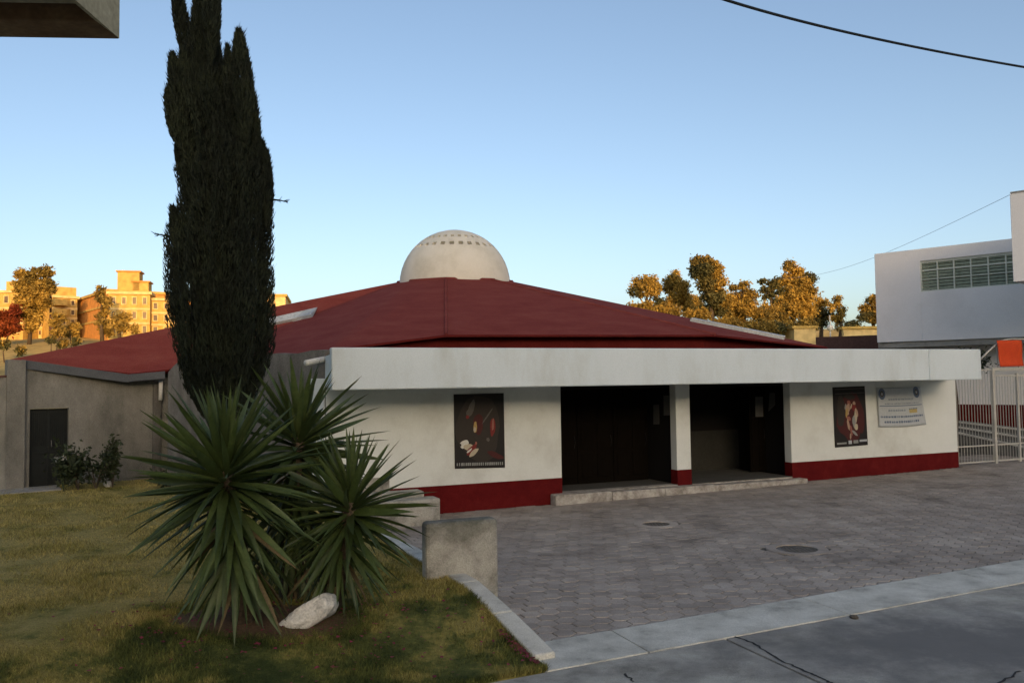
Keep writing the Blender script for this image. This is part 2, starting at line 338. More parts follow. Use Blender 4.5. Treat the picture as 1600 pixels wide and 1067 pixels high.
# ------------------------------------------------------------------ concrete apron strip and street slabs
apron = struct(MB().prism([(edge_x(8.5)-.1, eline(edge_x(8.5))+.02), (22, eline(22)), (22, uline(22)), (edge_x(8.8)-.05, uline(edge_x(8.8)))], lambda x, y: cz(x)-.25, lambda x, y: cz(x)-.012).build('pavement', joint_m))
cuts = [.0]+[(ccourt(1560, 908).x-.43)+d for d in (-5.1, -2.55, 0, 2.55, 5.1, 7.65)]
cuts = sorted(c for c in cuts if c >= 0)
for i in range(len(cuts)-1):
    xa, xb = .43+cuts[i]+.007, .43+cuts[i+1]-.007
    if i == 0: xa = edge_x(8.5)-.04
    k = -.40                                                            # joints run square to the strip
    xl = max(edge_x(9.0)+.0, xa+k*.75) if i == 0 else xa+k*.75
    sb = MB().prism([(xa, eline(xa)+.002), (xb, eline(xb)+.002), (xb+k*.75, uline(xb+k*.75)-.012), (xl, uline(xl)-.012)], lambda x, y: cz(x)-.2, lambda x, y: cz(x)+.012)
    sb.build('slab', walk_m, apron, bevel=.005)
road = struct(MB().prism([(-40, eline(-40)-.02), (40, eline(40)-.02), (40, -9), (-40, -9)], lambda x, y: -.5 if x < 0 else cz(x)-.3, lambda x, y: cz(x)-.035).build('road', joint_m))
J0 = ccourt(1128, 996); J1 = ccourt(1282, 1067); jd = (J1-J0).normalized()
def jline(t): return Vector((J0.x+jd.x*t, J0.y+jd.y*t))
ja = jline(0); 
# the joint meets the apron line and runs to the near side
t0 = 0
for _ in range(60):
    p = jline(t0); t0 -= (p.y-eline(p.x)+.03)/(jd.y-EK*jd.x)
a = jline(t0); c = jline(14)
g_ = .016
MB().prism([(-40, eline(-40)-.004), (a.x-g_, eline(a.x-g_)-.004), (c.x-g_, c.y), (-40, c.y)], lambda x, y: cz(x)-.3, lambda x, y: cz(x)+.001).build('slab', street_m, road, bevel=.005)
MB().prism([(a.x+g_, eline(a.x+g_)-.004), (40, eline(40)-.004), (40, c.y), (c.x+g_, c.y)], lambda x, y: cz(x)-.3, lambda x, y: cz(x)+.001).build('slab', street_m, road, bevel=.005)
# cracks beside the joint
cb = MB()
def crack(pts, w):
    pts = [ccourt(*p) for p in pts]; q = []
    for i in range(len(pts)-1):
        for k in range(7):
            p = pts[i].lerp(pts[i+1], k/7); q.append(Vector((p.x+random.gauss(0, .012), p.y+random.gauss(0, .012), 0)))
    for i in range(len(q)-1):
        d = (q[i+1]-q[i]).normalized(); nrm = Vector((-d.y, d.x, 0)); wa, wb = w*random.uniform(.4, 1.3), w*random.uniform(.4, 1.3)
        cb.add([(p.x, p.y, cz(p.x)+.005) for p in (q[i]-nrm*wa, q[i+1]-nrm*wb, q[i+1]+nrm*wb, q[i]+nrm*wa)], [(0, 1, 2, 3)])
crack([(1142, 992), (1180, 1006), (1215, 1030), (1262, 1050), (1292, 1064), (1310, 1075)], .014)
crack([(976, 1052), (992, 1068)], .012); crack([(1560, 1067), (1600, 1045)], .012)
stuff(cb.build('crack', flat('crack_dirt', (.03, .03, .03), .95), road))
pb_ = ccourt(1335, 966); bm = bmesh.new(); bmesh.ops.create_icosphere(bm, subdivisions=2, radius=.045)
for v in bm.verts: v.co = Vector((v.co.x*1.2, v.co.y, v.co.z*.55))*(1+.35*noise.noise(v.co*30))
me = bpy.data.meshes.new('pebble'); bm.to_mesh(me); bm.free(); me.materials.append(joint_m); o = bpy.data.objects.new('pebble', me); COL.objects.link(o); o.location = (pb_.x, pb_.y, cz(pb_.x)+.02); tag(o, 'small dark pebble lying alone on the pale concrete strip', 'pebble')
# ------------------------------------------------------------------ lawn, its kerb and the grass
lx = np.linspace(-30, .45, 70); gv = []; gf = []
def lawn_poly(x, t):                                                    # t 0..1 from the street edge to the back
    y0 = eline(x)-.012; y1 = 30 if x < -9 else 26
    return y0+(y1-y0)*t
rows = [(i/60)**1.6 for i in range(61)]
for x in lx:
    for t in rows:
        y = lawn_poly(x, t); gv.append((x, y))
nr = len(rows); lb = MB(); keep = {}
def in_lawn(x, y):
    if x > edge_x(y)-.10: return False
    return True
vs = []; 
for (x, y) in gv:
    xx = min(x, edge_x(y)-.10) if y < 17.2 else min(x, -3.95); vs.append((xx, y, lz(xx, y) if y > eline(x)+.004 else cz(x)-.03))
fs = []
for i in range(len(lx)-1):
    for j in range(nr-1):
        q = (i*nr+j, (i+1)*nr+j, (i+1)*nr+j+1, i*nr+j+1)
        p = [vs[k] for k in q]
        if abs(p[0][0]-p[1][0]) < 1e-4 and abs(p[2][0]-p[3][0]) < 1e-4: continue
        fs.append(q)
lb.add(vs, fs)
lawn = struct(lb.build('lawn', lawn_m, smooth=True))
# kerb stones along the lawn
kd = (E1-E0).normalized(); kn = Vector((kd.y, -kd.x)); kl = (E1-E0).length
kerb = struct(MB().prism([E0+kn*.10+kd*.5, E1+kn*.10, E1-kn*.10, E0-kn*.10+kd*.5], -.2, lambda x, y: lz(x, y)-.10).build('kerb', joint_m))
t = .35
while t < kl:
    t1 = min(kl, t+1.0); pa, pb = E0+kd*(t+.006), E0+kd*(t1-.006)
    MB().prism([pa+kn*.12, pb+kn*.12, pb-kn*.13, pa-kn*.13], -.25, lambda x, y: lz(x, y)+.045).build('kerb_stone', walk_m, kerb, bevel=.02); t = t1
# soil bed under the yuccas
bed_c = (-2.75, 9.05)
bb = MB(); ring = []
for k in range(40):
    a = k*math.tau/40; r = 1.0+.28*noise.noise((math.cos(a)*1.5, math.sin(a)*1.5, 1))
    ring.append((bed_c[0]+math.cos(a)*1.15*r, bed_c[1]+math.sin(a)*.5*r))
bb.add([(x, y, lz(x, y)+.012) for x, y in ring]+[(*bed_c, lz(*bed_c)+.05)], [(k, (k+1) % 40, 40) for k in range(40)])
struct(bb.build('soil_bed', soil_m, smooth=True))
NB = 330000
d_ = 5.6+(rng.random(NB)**1.9)*16.5; u_ = rng.uniform(-.72, .10, NB); X = u_*d_; Y = d_
ok = (Y > 8.3+EK*(X-.43)+.03) & (X < E0.x+(E1.x-E0.x)*(Y-E0.y)/(E1.y-E0.y)-.12)
ok &= ~((X > -9.2) & (Y > 17.3+(X+3.9)*-.85))
X, Y = X[ok], Y[ok]
bedd = ((X-bed_c[0])/.95)**2+((Y-bed_c[1])/.40)**2
kp = (bedd > 1) | (rng.random(len(X)) < .62); X, Y = X[kp], Y[kp]; n = len(X)
tt = np.clip((Y-(8.3+EK*(X-.43)))/2.5, 0, 1); Z = .03+.32*tt*tt*(3-2*tt)-.004
h = rng.uniform(.018, .05, n)*(1+.5*np.sin(X*3.1+1.7*np.sin(Y*2.3))); h = np.clip(h, .012, .075); w = rng.uniform(.0025, .006, n)*np.clip(Y/8, 1, 2.2); a = rng.uniform(0, math.tau, n); ln = rng.normal(0, .45, (n, 2))*h[:, None]
nt_ = 14000; ka = rng.random(nt_); ky = E0.y+.4+ka*(E1.y-E0.y-.5); kx = E0.x+(E1.x-E0.x)*(ky-E0.y)/(E1.y-E0.y)-.13-np.abs(rng.normal(0, .06, nt_))    # ragged tufts at the kerb, the bed and the street
ba_ = rng.uniform(0, math.tau, nt_); bx = bed_c[0]+np.cos(ba_)*1.12*rng.normal(1, .10, nt_); by = bed_c[1]+np.sin(ba_)*.52*rng.normal(1, .12, nt_)
sx_ = rng.uniform(-6.5, .3, nt_); sy_ = 8.3+EK*(sx_-.43)+np.abs(rng.normal(0, .05, nt_))
X2 = np.concatenate([kx, bx, sx_]); Y2 = np.concatenate([ky, by, sy_]); n2 = len(X2); t2 = np.clip((Y2-(8.3+EK*(X2-.43)))/2.5, 0, 1)
X = np.concatenate([X, X2]); Y = np.concatenate([Y, Y2]); Z = np.concatenate([Z, .03+.32*t2*t2*(3-2*t2)-.006]); h = np.concatenate([h, rng.uniform(.02, .075, n2)]); w = np.concatenate([w, rng.uniform(.003, .006, n2)]); a = np.concatenate([a, rng.uniform(0, math.tau, n2)])
ln = np.concatenate([ln, rng.normal(0, .5, (n2, 2))*h[-n2:, None]])
V = np.stack([np.stack([X-np.cos(a)*w, Y-np.sin(a)*w, Z], 1), np.stack([X+np.cos(a)*w, Y+np.sin(a)*w, Z], 1), np.stack([X+ln[:, 0], Y+ln[:, 1], Z+h], 1)], 1)
g = stuff(cloud('grass', V, 3, blade_m)); g['label'] = 'short patchy lawn grass'; g['category'] = 'grass'
# fallen petals round the bed
pv = []
for _ in range(420):
    x = bed_c[0]+.4+random.gauss(0, 1.05); y = bed_c[1]-.15+random.gauss(0, .55)
    if not in_lawn(x, y) or y < eline(x)+.1: continue
    z = lz(x, y)+.02+random.random()*.02; r = random.uniform(.012, .026); a = random.random()*6.28
    pv += [(x+math.cos(a+k*1.57)*r, y+math.sin(a+k*1.57)*r, z+random.uniform(-.006, .012)) for k in range(4)]
for _ in range(160):
    x = edge_x(8.6)-.15-abs(random.gauss(0, .12)); t_ = random.random(); y = 8.35+t_*.75; x = edge_x(y)-.16-abs(random.gauss(0, .05))
    z = lz(x, y)+.03; r = random.uniform(.010, .022); a = random.random()*6.28
    pv += [(x+math.cos(a+k*1.57)*r, y+math.sin(a+k*1.57)*r, z+random.uniform(-.006, .012)) for k in range(4)]
p = stuff(cloud('fallen_petals', pv, 4, petal_m)); p['label'] = 'reddish fallen petals on the soil'; p['category'] = 'petals'

# ================================================================== CHURCH
church = thing('church', 'low white church with red pyramid roof, pale dome and white portico band', 'church', (0, 24, 0))
FT, FB = 3.525, 2.715
F0 = Vector((-3.41, 15.7, 0)); FD = Vector((1, .413, 0)).normalized(); FN = Vector((FD.y, -FD.x, 0)); FL = (onplane(1545, 570, F0, FN)-F0).dot(FD)
def fp(s, z, n=0): return F0+FD*s+FN*n+Vector((0, 0, z))
ja_ = .0
# fascia in two castings with a hairline joint; the right end is rounded
jn = (onplane(1452, 570, F0, FN)-F0).dot(FD)
b = MB(); b.prism([fp(0, 0), fp(jn-.004, 0), fp(jn-.004, 0, -.22), fp(0, 0, -.22)], FB, FT).build('fascia', fascia_m, church, bevel=.025)
arc = [fp(FL-.45+.45*math.sin(a), 0, -.45+.45*math.cos(a)) for a in [k*math.pi/16 for k in range(9)]]
arc_in = [fp(FL-.45+.24*math.sin(a), 0, -.45+.24*math.cos(a)) for a in [k*math.pi/16 for k in range(9)]]
end = [fp(FL, 0, -1.6), fp(FL-.21, 0, -1.6)]
b = MB(); b.prism([fp(jn+.004, 0)]+arc+end+arc_in[::-1]+[fp(jn+.004, 0, -.21)], FB, FT).build('fascia', fascia_m, church, bevel=.02)
MB().prism([fp(.02, 0, -.225), fp(FL-.3, 0, -.225), wp(15.8, 0, -.3), wp(-2.5, 0, -.3)], FB+.05, FT-.12).build('portico_slab', white_pl, church)
# left end of the fascia: return beam to the side wall
# entrance wall with two openings
WT = 3.3; TH = .26
sL = -2.52; s1 = wpx(877)[0]; s2 = wpx(1057)[0]; s3 = wpx(1079)[0]; s4 = wpx(1236)[0]; s5 = wpx(1496)[0]
DZ = .60; FLOOR = .25
for name, a, c in (('wall', sL, s1), ('pillar', s2, s3), ('wall', s4, s5)):
    MB().prism([wp(a, 0), wp(c, 0), wp(c, 0, -TH), wp(a, 0, -TH)], -.3, FB+.045).build(name, white_pl, church, bevel=.012)
    e0, e1 = a-.004, c+.004
    MB().prism([wp(e0, 0, .012), wp(e1, 0, .012), wp(e1, 0, -TH-.01), wp(e0, 0, -TH-.01)], -.28, DZ).build('dado', red_m, church, bevel=.006)
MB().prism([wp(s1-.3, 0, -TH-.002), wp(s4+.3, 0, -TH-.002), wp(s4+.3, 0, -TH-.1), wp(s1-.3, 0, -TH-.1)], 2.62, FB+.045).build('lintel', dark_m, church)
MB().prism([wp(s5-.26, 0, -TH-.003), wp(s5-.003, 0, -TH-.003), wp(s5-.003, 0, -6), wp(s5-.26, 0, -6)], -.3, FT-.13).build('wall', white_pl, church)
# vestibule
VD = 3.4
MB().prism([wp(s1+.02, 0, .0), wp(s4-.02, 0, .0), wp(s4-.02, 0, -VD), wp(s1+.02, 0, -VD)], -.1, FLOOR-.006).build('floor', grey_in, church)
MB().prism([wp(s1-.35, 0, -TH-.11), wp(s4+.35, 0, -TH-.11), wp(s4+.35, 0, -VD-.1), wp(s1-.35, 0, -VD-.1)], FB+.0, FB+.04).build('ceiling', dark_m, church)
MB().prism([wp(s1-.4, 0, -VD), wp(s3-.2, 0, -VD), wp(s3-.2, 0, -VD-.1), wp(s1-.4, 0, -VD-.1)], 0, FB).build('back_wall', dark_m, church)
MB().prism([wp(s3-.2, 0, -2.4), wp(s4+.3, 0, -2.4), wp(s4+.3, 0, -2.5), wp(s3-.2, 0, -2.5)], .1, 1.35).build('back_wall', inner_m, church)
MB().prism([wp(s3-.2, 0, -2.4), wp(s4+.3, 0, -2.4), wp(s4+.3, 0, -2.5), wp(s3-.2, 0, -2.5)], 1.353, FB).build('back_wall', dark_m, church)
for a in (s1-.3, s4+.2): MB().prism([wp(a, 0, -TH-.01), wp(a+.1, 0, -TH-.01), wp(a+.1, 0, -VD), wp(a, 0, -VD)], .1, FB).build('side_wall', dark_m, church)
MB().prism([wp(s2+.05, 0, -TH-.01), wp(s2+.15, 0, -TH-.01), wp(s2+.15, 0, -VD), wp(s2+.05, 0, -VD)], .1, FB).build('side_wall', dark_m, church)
DOORN = -1.22
def door(a, c, n=DOORN, handle=True):
    m = MB(); z0, z1 = FLOOR+.01, 2.60; t = .05
    m.prism([wp(a, 0, n-t), wp(c, 0, n-t), wp(c, 0, n), wp(a, 0, n)], z0, z1)
    wdt = c-a
    o = m.build('door', wood_m, church, bevel=.006)
    for (za, zb) in ((.15, .75), (.85, 1.5), (1.6, 2.2)):
        for fa, fb in ((.10, .46), (.54, .90)):
            MB().prism([wp(a+wdt*fa, 0, n+.001), wp(a+wdt*fb, 0, n+.001), wp(a+wdt*fb, 0, n+.022), wp(a+wdt*fa, 0, n+.022)], z0+za, z0+zb).build('panel', wood_m, o, bevel=.008)
    if handle: MB().tube([wp(c-.08, 1.15, n+.02), wp(c-.08, 1.3, n+.06), wp(c-.08, 1.45, n+.02)], .012, 6).build('handle', dark_m, o)
wd = (s2-s1-.06)/3
for k in range(3): door(s1+.02+wd*k+.01, s1+.02+wd*(k+1)-.01)
sdl = wpx(1172, 690, DOORN)[0]
door(sdl, s4+.2)
# step slab
so0, so1 = wpx(868, 775, .3)[0], wpx(1262, 746, .3)[0]
for k in range(5):
    a, c = so0+(so1-so0)*k/5, so0+(so1-so0)*(k+1)/5
    MB().prism([wp(a+.004, 0, .32+random.uniform(-.015, .015)), wp(c-.004, 0, .32+random.uniform(-.015, .015)), wp(c-.004, 0, -.05 if False else .014), wp(a+.004, 0, .014)], -.2, FLOOR+random.uniform(-.006, .006)-.012*k).build('step', step_m, church, bevel=.025)
MB().prism([wp(s1+.005, 0, .013), wp(s2-.005, 0, .013), wp(s2-.005, 0, -TH), wp(s1+.005, 0, -TH)], -.15, FLOOR-.003).build('threshold', step_m, church)
MB().prism([wp(s3+.005, 0, .013), wp(s4-.005, 0, .013), wp(s4-.005, 0, -TH), wp(s3+.005, 0, -TH)], -.15, FLOOR-.02).build('threshold', step_m, church)
# ------------------------------------------------------------------ roof
DC = Vector((0, 28, 0)); DC.x = at(711, 440, 28).x; DZ0 = at(711, 446, 28).z; DR = 86.5*28/1300
def rg(deg, r=1.93): a = R(deg); return Vector((DC.x+math.sin(a)*r, DC.y-math.cos(a)*r, at(711, 435, 26.1).z))
VL = at(8, 563, 21.0); VB = at(206, 583, 22.2); VB2 = at(263, 577, 22.6); VDp = at(513, 546, 17.75); V1 = at(697, 523, 19.0); V2 = at(1118, 523, 21.4); VR = at(1292, 542, 26.0)
back = [Vector((13, 33, 3.5)), Vector((5, 41, 3.5)), Vector((-7, 42, 3.5)), Vector((-15, 33, 3.3))]
rings = {d: rg(d) for d in (-90, -40, -5, 40, 90, 150, -150)}
rings[-90].z = at(624, 440, 28).z-.02; rings[90].z = at(797, 439, 28).z-.02
per = [VL, VB, VB2, VDp, V1, V2, VR]+back
names = ['VL', 'VB', 'VB2', 'VD', 'V1', 'V2', 'VR', 'K0', 'K1', 'K2', 'K3']
idx = {n: i for i, n in enumerate(names)}; rk = [-90, -40, -5, 40, 90, 150, -150]
for i, d in enumerate(rk): idx[d] = len(per)+i
tris = [('VL', 'VB', -90), ('VB', 'VB2', -90), ('VB2', -40, -90), ('VB2', 'VD', -40), ('VD', -5, -40), ('VD', 'V1', -5), ('V1', 40, -5), ('V1', 'V2', 40), ('V2', 90, 40), ('V2', 'VR', 90),
        ('VR', 'K0', 90), ('K0', 150, 90), ('K0', 'K1', 150), ('K1', 'K2', 150), ('K2', -150, 150), ('K2', 'K3', -150), ('K3', -90, -150), ('K3', 'VL', -90)]
b = MB(); b.add(per+[rings[d] for d in rk], [tuple(idx[q] for q in t) for t in tris]); N = len(per)
TK = .05
ins = [p+(Vector((DC.x, DC.y, 0))-Vector((p.x, p.y, 0))).normalized()*.45 for p in per]
b.mi = 1; b.add([p for p in per]+[p-Vector((0, 0, TK)) for p in per]+[p-Vector((0, 0, TK-.01)) for p in ins],
      [(i, N+i, N+(i+1) % N, (i+1) % N) for i in range(N)]+[(N+i, 2*N+i, 2*N+(i+1) % N, N+(i+1) % N) for i in range(N)])
roof = b.build('roof', [roof_m, edge_m], church)
# ridge cappings: a soft overlap of coating along the front hip and ring
b = MB(); b.tube([V1+Vector((0, 0, .0)), rings[-5]+Vector((0, 0, .0))], [.05, .05], 6); b.tube([V2, rings[40]], .05, 6); b.build('ridge_cap', roof_m, roof)
b = MB()
order = [rings[d] for d in (-150, -90, -40, -5, 40, 90, 150)]
b.tube(order, .05, 6); b.build('ring_kerb', roof_m, roof)
# clerestory upstand under the front eaves
def inset(p, d): return p+(Vector((DC.x, DC.y, 0))-Vector((p.x, p.y, 0))).normalized()*d
chain = [VDp, V1, V2, VR]
b = MB()
for p, q in zip(chain, chain[1:]):
    d0 = .10 if p is VDp else .36; d1 = .36
    pi, qi = inset(p, d0), inset(q, d1)
    b.add([(pi.x, pi.y, 3.2), (qi.x, qi.y, 3.2), (qi.x, qi.y, q.z-.06), (pi.x, pi.y, p.z-.06)], [(0, 1, 2, 3)])
b.build('clerestory_wall', edge_m, church)
# sloped red coating from the upstand down to the fascia
b = MB()
pp = [inset(VDp, .08), inset(V1, .26), inset(V2, .26), inset(VR, .26)]
ff = [fp(.05, FT-.05, -.23), fp((V1-F0).dot(FD), FT-.05, -.23), fp((V2-F0).dot(FD), FT-.05, -.23), fp((VR-F0).dot(FD), FT-.05, -.23)]
for i in range(3): b.add([ff[i], ff[i+1], Vector((pp[i+1].x, pp[i+1].y, FT+.04)), Vector((pp[i].x, pp[i].y, FT+.04))], [(0, 1, 2, 3)])
b.add([ff[3], fp(FL-.3, FT-.05, -.23), wp(15.6, FT-.05, -2.5), Vector((pp[3].x, pp[3].y, FT+.04))], [(0, 1, 2, 3)])
b.build('portico_roof', edge_m, church)
# ------------------------------------------------------------------ dome with two rows of little windows
NL = 30; dome_c = Vector((DC.x, DC.y, DZ0))
lats = [R(x) for x in (-6, 0, 8, 16, 24, 32, 38.8, 43.4, 48, 52.0, 56.2, 62, 70, 79, 88)]
lons = []
for k in range(NL): lons += [k*12-3.0, k*12+3.0, k*12+6]
def dp(la, lo, r=DR): return dome_c+Vector((math.sin(R(lo))*math.cos(la), -math.cos(R(lo))*math.cos(la), math.sin(la)))*r
b = MB(); vv = [dp(la, lo) for la in lats for lo in lons]; nl = len(lons); ff = []
for i in range(len(lats)-1):
    for j in range(nl):
        if i in (6, 9) and j % 3 == 0: continue
        ff.append((i*nl+j, i*nl+(j+1) % nl, (i+1)*nl+(j+1) % nl, (i+1)*nl+j))
ff.append(tuple((len(lats)-1)*nl+j for j in range(nl))); b.add(vv, ff)
dome = b.build('dome', dome_m, church, smooth=True)
dome.location = dome_c-origin(church)
me = dome.data
for v in me.vertices: v.co = v.co-(dome_c-origin(church))
for i in (6, 9):
    b = MB(); q = [(lats[i], -3.0), (lats[i], 3.0), (lats[i+1], 3.0), (lats[i+1], -3.0)]
    o_ = [dp(a_, l_)-dome_c for a_, l_ in q]; n_i = [dp(a_, l_, DR-.10)-dome_c for a_, l_ in q]
    b.add(o_+n_i, [(k, (k+1) % 4, 4+(k+1) % 4, 4+k) for k in range(4)]); b.mi = 1; b.add(n_i, [(0, 1, 2, 3)])
    me_ = None
    for k in range(NL):
        if me_ is None:
            base = b.build('window', [dome_m, flat('dome_window_glass', (.045, .045, .035), .5)]); me_ = base.data; o = base
        else: o = copy(base)
        o.parent = dome; o.location = (0, 0, 0); o.rotation_euler = (0, 0, R(12*k))
# finial cap on the dome
# ------------------------------------------------------------------ skylight strips on the roof
from mathutils.bvhtree import BVHTree
bvh = BVHTree.FromPolygons([tuple(p) for p in per+[rings[d] for d in rk]], [tuple(idx[q] for q in t) for t in tris])
def roofpt(px, py):
    h = bvh.ray_cast(EYE, ray(px, py)); return h[0], (h[1] if h[1].z > 0 else -h[1])
def strip(edge_a, edge_b, h, n=7):                           # two photo lines along the strip, laid on the roof
    b = MB(); A = [roofpt(edge_a[0][0]+(edge_a[1][0]-edge_a[0][0])*k/n, edge_a[0][1]+(edge_a[1][1]-edge_a[0][1])*k/n) for k in range(n+1)]
    B = [roofpt(edge_b[0][0]+(edge_b[1][0]-edge_b[0][0])*k/n, edge_b[0][1]+(edge_b[1][1]-edge_b[0][1])*k/n) for k in range(n+1)]
    vs = []
    for (p, m), (q, o_) in zip(A, B): vs += [p-m*.03, p+m*h, q+o_*h, q-o_*.03]
    fs = [(0, 1, 2, 3), tuple(4*n+k for k in range(4))]
    for k in range(n):
        for e in range(4): fs.append((4*k+e, 4*k+(e+1) % 4, 4*k+4+(e+1) % 4, 4*k+4+e))
    return b.add(vs, fs)
sk1 = strip(((380, 518), (487, 496)), ((380, 509), (495, 483)), .10).build('skylight', sky_m, church, bevel=.01)
sk2 = strip(((1078, 502), (1225, 531)), ((1084, 502), (1226, 530)), .11).build('skylight', sky_m, church, bevel=.01)
# ------------------------------------------------------------------ side walls on the left
WC0 = wp(sL, 0, -.02); WC1 = at(262, 700, 21.2); WC1.z = 0
cd = (Vector((WC1.x, WC1.y, 0))-Vector((WC0.x, WC0.y, 0))); cl = cd.length; cd.normalize(); cn = Vector((cd.y, -cd.x, 0))
if cn.y > 0: cn = -cn
def cp(s, z, n=0): return Vector((WC0.x, WC0.y, 0))+cd*s+cn*n+Vector((0, 0, z))
b = MB(); K = 26; topz = []
for i in range(K+1):
    t = i/K; z = 3.53-.10*t+.05*noise.noise((t*9, 1, 0))+(-.25*max(0, (t-.93)/.07))
    topz.append(z)
vs = []
for i in range(K+1):
    s_ = cl*i/K; vs += [cp(s_, -.1), cp(s_, topz[i]), cp(s_, topz[i]+.01, -.22), cp(s_, -.1, -.22)]
fs = []
for i in range(K):
    for k in range(4): fs.append((4*i+k, 4*i+(k+1) % 4, 4*i+4+(k+1) % 4, 4*i+4+k))
fs += [(0, 1, 2, 3), (4*K, 4*K+1, 4*K+2, 4*K+3)]
b.add(vs, fs).build('side_wall', stucco_dark, church)
# pale corner strip where the side wall meets the portico
MB().prism([cp(.02, 0, .0), cp(.55, 0, .0), cp(.55, 0, .03), cp(.02, 0, .03)], 0, 2.95).build('corner_strip', white_pl, church, bevel=.01)
# white spout over the strip
sp = at(512, 560, 17.3); sp2 = at(478, 567, 16.7)
MB().tube([sp, sp.lerp(sp2, .5), sp2], .06, 10).build('rain_spout', pvc_m, church, smooth=True)
# far-left wall with the metal door
A0 = at(38, 762, 20.7); B0 = at(262, 742, 22.9); A0.z = B0.z = 0
ad_ = (B0-A0); al = ad_.length; ad_.normalize(); an = Vector((ad_.y, -ad_.x, 0))
if an.y > 0: an = -an
def ap(s, z, n=0): return A0+ad_*s+an*n+Vector((0, 0, z))
def apx(px, py): p = onplane(px, py, A0, an); return (p-A0).dot(ad_), p.z
etop = lambda s: VL.z-.42+(VB.z-.12-(VL.z-.42))*min(1, s/ (al*.78))
d0, d1 = apx(46, 700)[0], apx(107, 700)[0]; dzt = apx(76, 638)[1]; LG = .30
def seg(a, c, z0, zt0, zt1, name='side_wall', m=stucco_m, n=0, th=.22, bev=0):
    b = MB(); b.hexa([ap(a, z0, n), ap(c, z0, n), ap(c, z0, n-th), ap(a, z0, n-th)], [ap(a, zt0, n), ap(c, zt1, n), ap(c, zt1, n-th), ap(a, zt0, n-th)]); return b.build(name, m, church, bevel=bev)
def ez(s): 
    f = min(1, s/(al*.74)); return (at(43, 571, 20.75).z)*(1-f)+at(198, 596, 22.2).z*f if s < al*.74 else at(198, 596, 22.2).z
seg(-.02, d0, 0, ez(0)+.1, ez(d0)+.1); seg(d1, al*.74, 0, ez(d1)+.1, ez(al*.74)+.1); seg(al*.74, al, 0, ez(al*.74)+.1, ez(al)+.1)
seg(d0, d1, dzt, ez(d0)+.1, ez(d1)+.1)
# pilaster at the left corner and downpipe column on the right
seg(-.42, -.021, 0, at(36, 562, 20.7).z, at(43, 563, 20.7).z, 'pilaster', stucco_m, .12, .36, .01)
sq = apx(243, 650)[0]; seg(sq-.08, sq+.12, 0, ez(sq)-.02, ez(sq)-.02, 'pilaster', stucco_dark, .10, .12, .01)
pt = apx(247, 596); MB().tube([ap(pt[0], apx(247, 594)[1], .24), ap(pt[0], apx(247, 625)[1], .24)], .055, 10).build('rain_spout', pvc_m, church, smooth=True)
# eave beam
P0, P1, P2 = at(34, 562, 20.75), at(200, 585, 22.05), at(258, 580, 22.4)
for p, q, hh in ((P0, P1, .22), (P1, P2, .2)):
    d = (q-p).normalized(); nrm = Vector((d.y, -d.x, 0)).normalized(); nrm = nrm if nrm.y < 0 else -nrm
    b = MB(); z = Vector((0, 0, hh)); b.hexa([p-z+nrm*.16, q-z+nrm*.16, q-z-nrm*.1, p-z-nrm*.1], [p+nrm*.16, q+nrm*.16, q-nrm*.1, p-nrm*.1]); b.build('eave_beam', eave_m, church, bevel=.01)
# metal door leaves
mid = (d0+d1)/2
for k, (a, c) in enumerate(((d0+.01, mid-.006), (mid+.006, d1-.01))):
    o = MB().prism([ap(a, 0, -.16), ap(c, 0, -.16), ap(c, 0, -.11), ap(a, 0, -.11)], LG, dzt-.01).build('door', metal_d, church, bevel=.005)
    rb = MB()
    for i in range(9):
        s_ = a+(c-a)*(i+.5)/9; rb.box(ap(s_, LG+.55*(dzt-LG)+.4, -.10), (.018, .02, (dzt-LG)*.42), math.atan2(ad_.y, ad_.x))
    rb.build('rib', metal_d, o)
    for zz in (LG+.08, LG+.9, dzt-.1): MB().box(ap((a+c)/2, zz, -.098), (c-a-.02, .02, .05), math.atan2(ad_.y, ad_.x)).build('rail', metal_d, o)
MB().box(ap(mid, (LG+dzt)/2, -.10), (.05, .03, dzt-LG-.03), math.atan2(ad_.y, ad_.x)).build('cover_strip', metal_d, church)
MB().tube([ap(mid+.06, LG+1.0, -.10), ap(mid+.06, LG+1.05, -.06), ap(mid+.06, LG+1.15, -.06), ap(mid+.06, LG+1.2, -.10)], .012, 6).build('handle', iron_m, church)
# back walls closing the body
for p, q in zip(back, back[1:]):
    pi, qi = inset(p, .6), inset(q, .6); MB().prism([pi.xy, qi.xy, inset(q, .8).xy, inset(p, .8).xy], -.3, 3.3).build('wall', stucco_m, church)
# concrete doorstep by the metal door
ds = gz(30, 771, .36); MB().prism([ap(-1.2, 0, .02), ap(d1-.25, 0, .02), ap(d1-.35, 0, 1.0), ap(-1.3, 0, 1.0)], .1, .385).build('doorstep', conc_m, church, bevel=.02)
# boundary wall at the far left
bw = thing('boundary_wall', 'grey stucco boundary wall with reddish coping left of the metal door', 'wall', (-14, 20.6, 0))
wl = ap(-.425, 0, .06); wr = wl+Vector((-8, -.6, 0)); bz = at(14, 590, 20.7).z
MB().prism([wl.xy, wr.xy, (wr.x, wr.y+.2), (wl.x, wl.y+.2)], 0, bz).build('wall', stucco_m, bw)
MB().prism([(wl.x-.004, wl.y-.03), (wr.x, wr.y-.03), (wr.x, wr.y+.23), (wl.x-.004, wl.y+.23)], bz+.002, bz+.06).build('coping', brown_w, bw, bevel=.01)

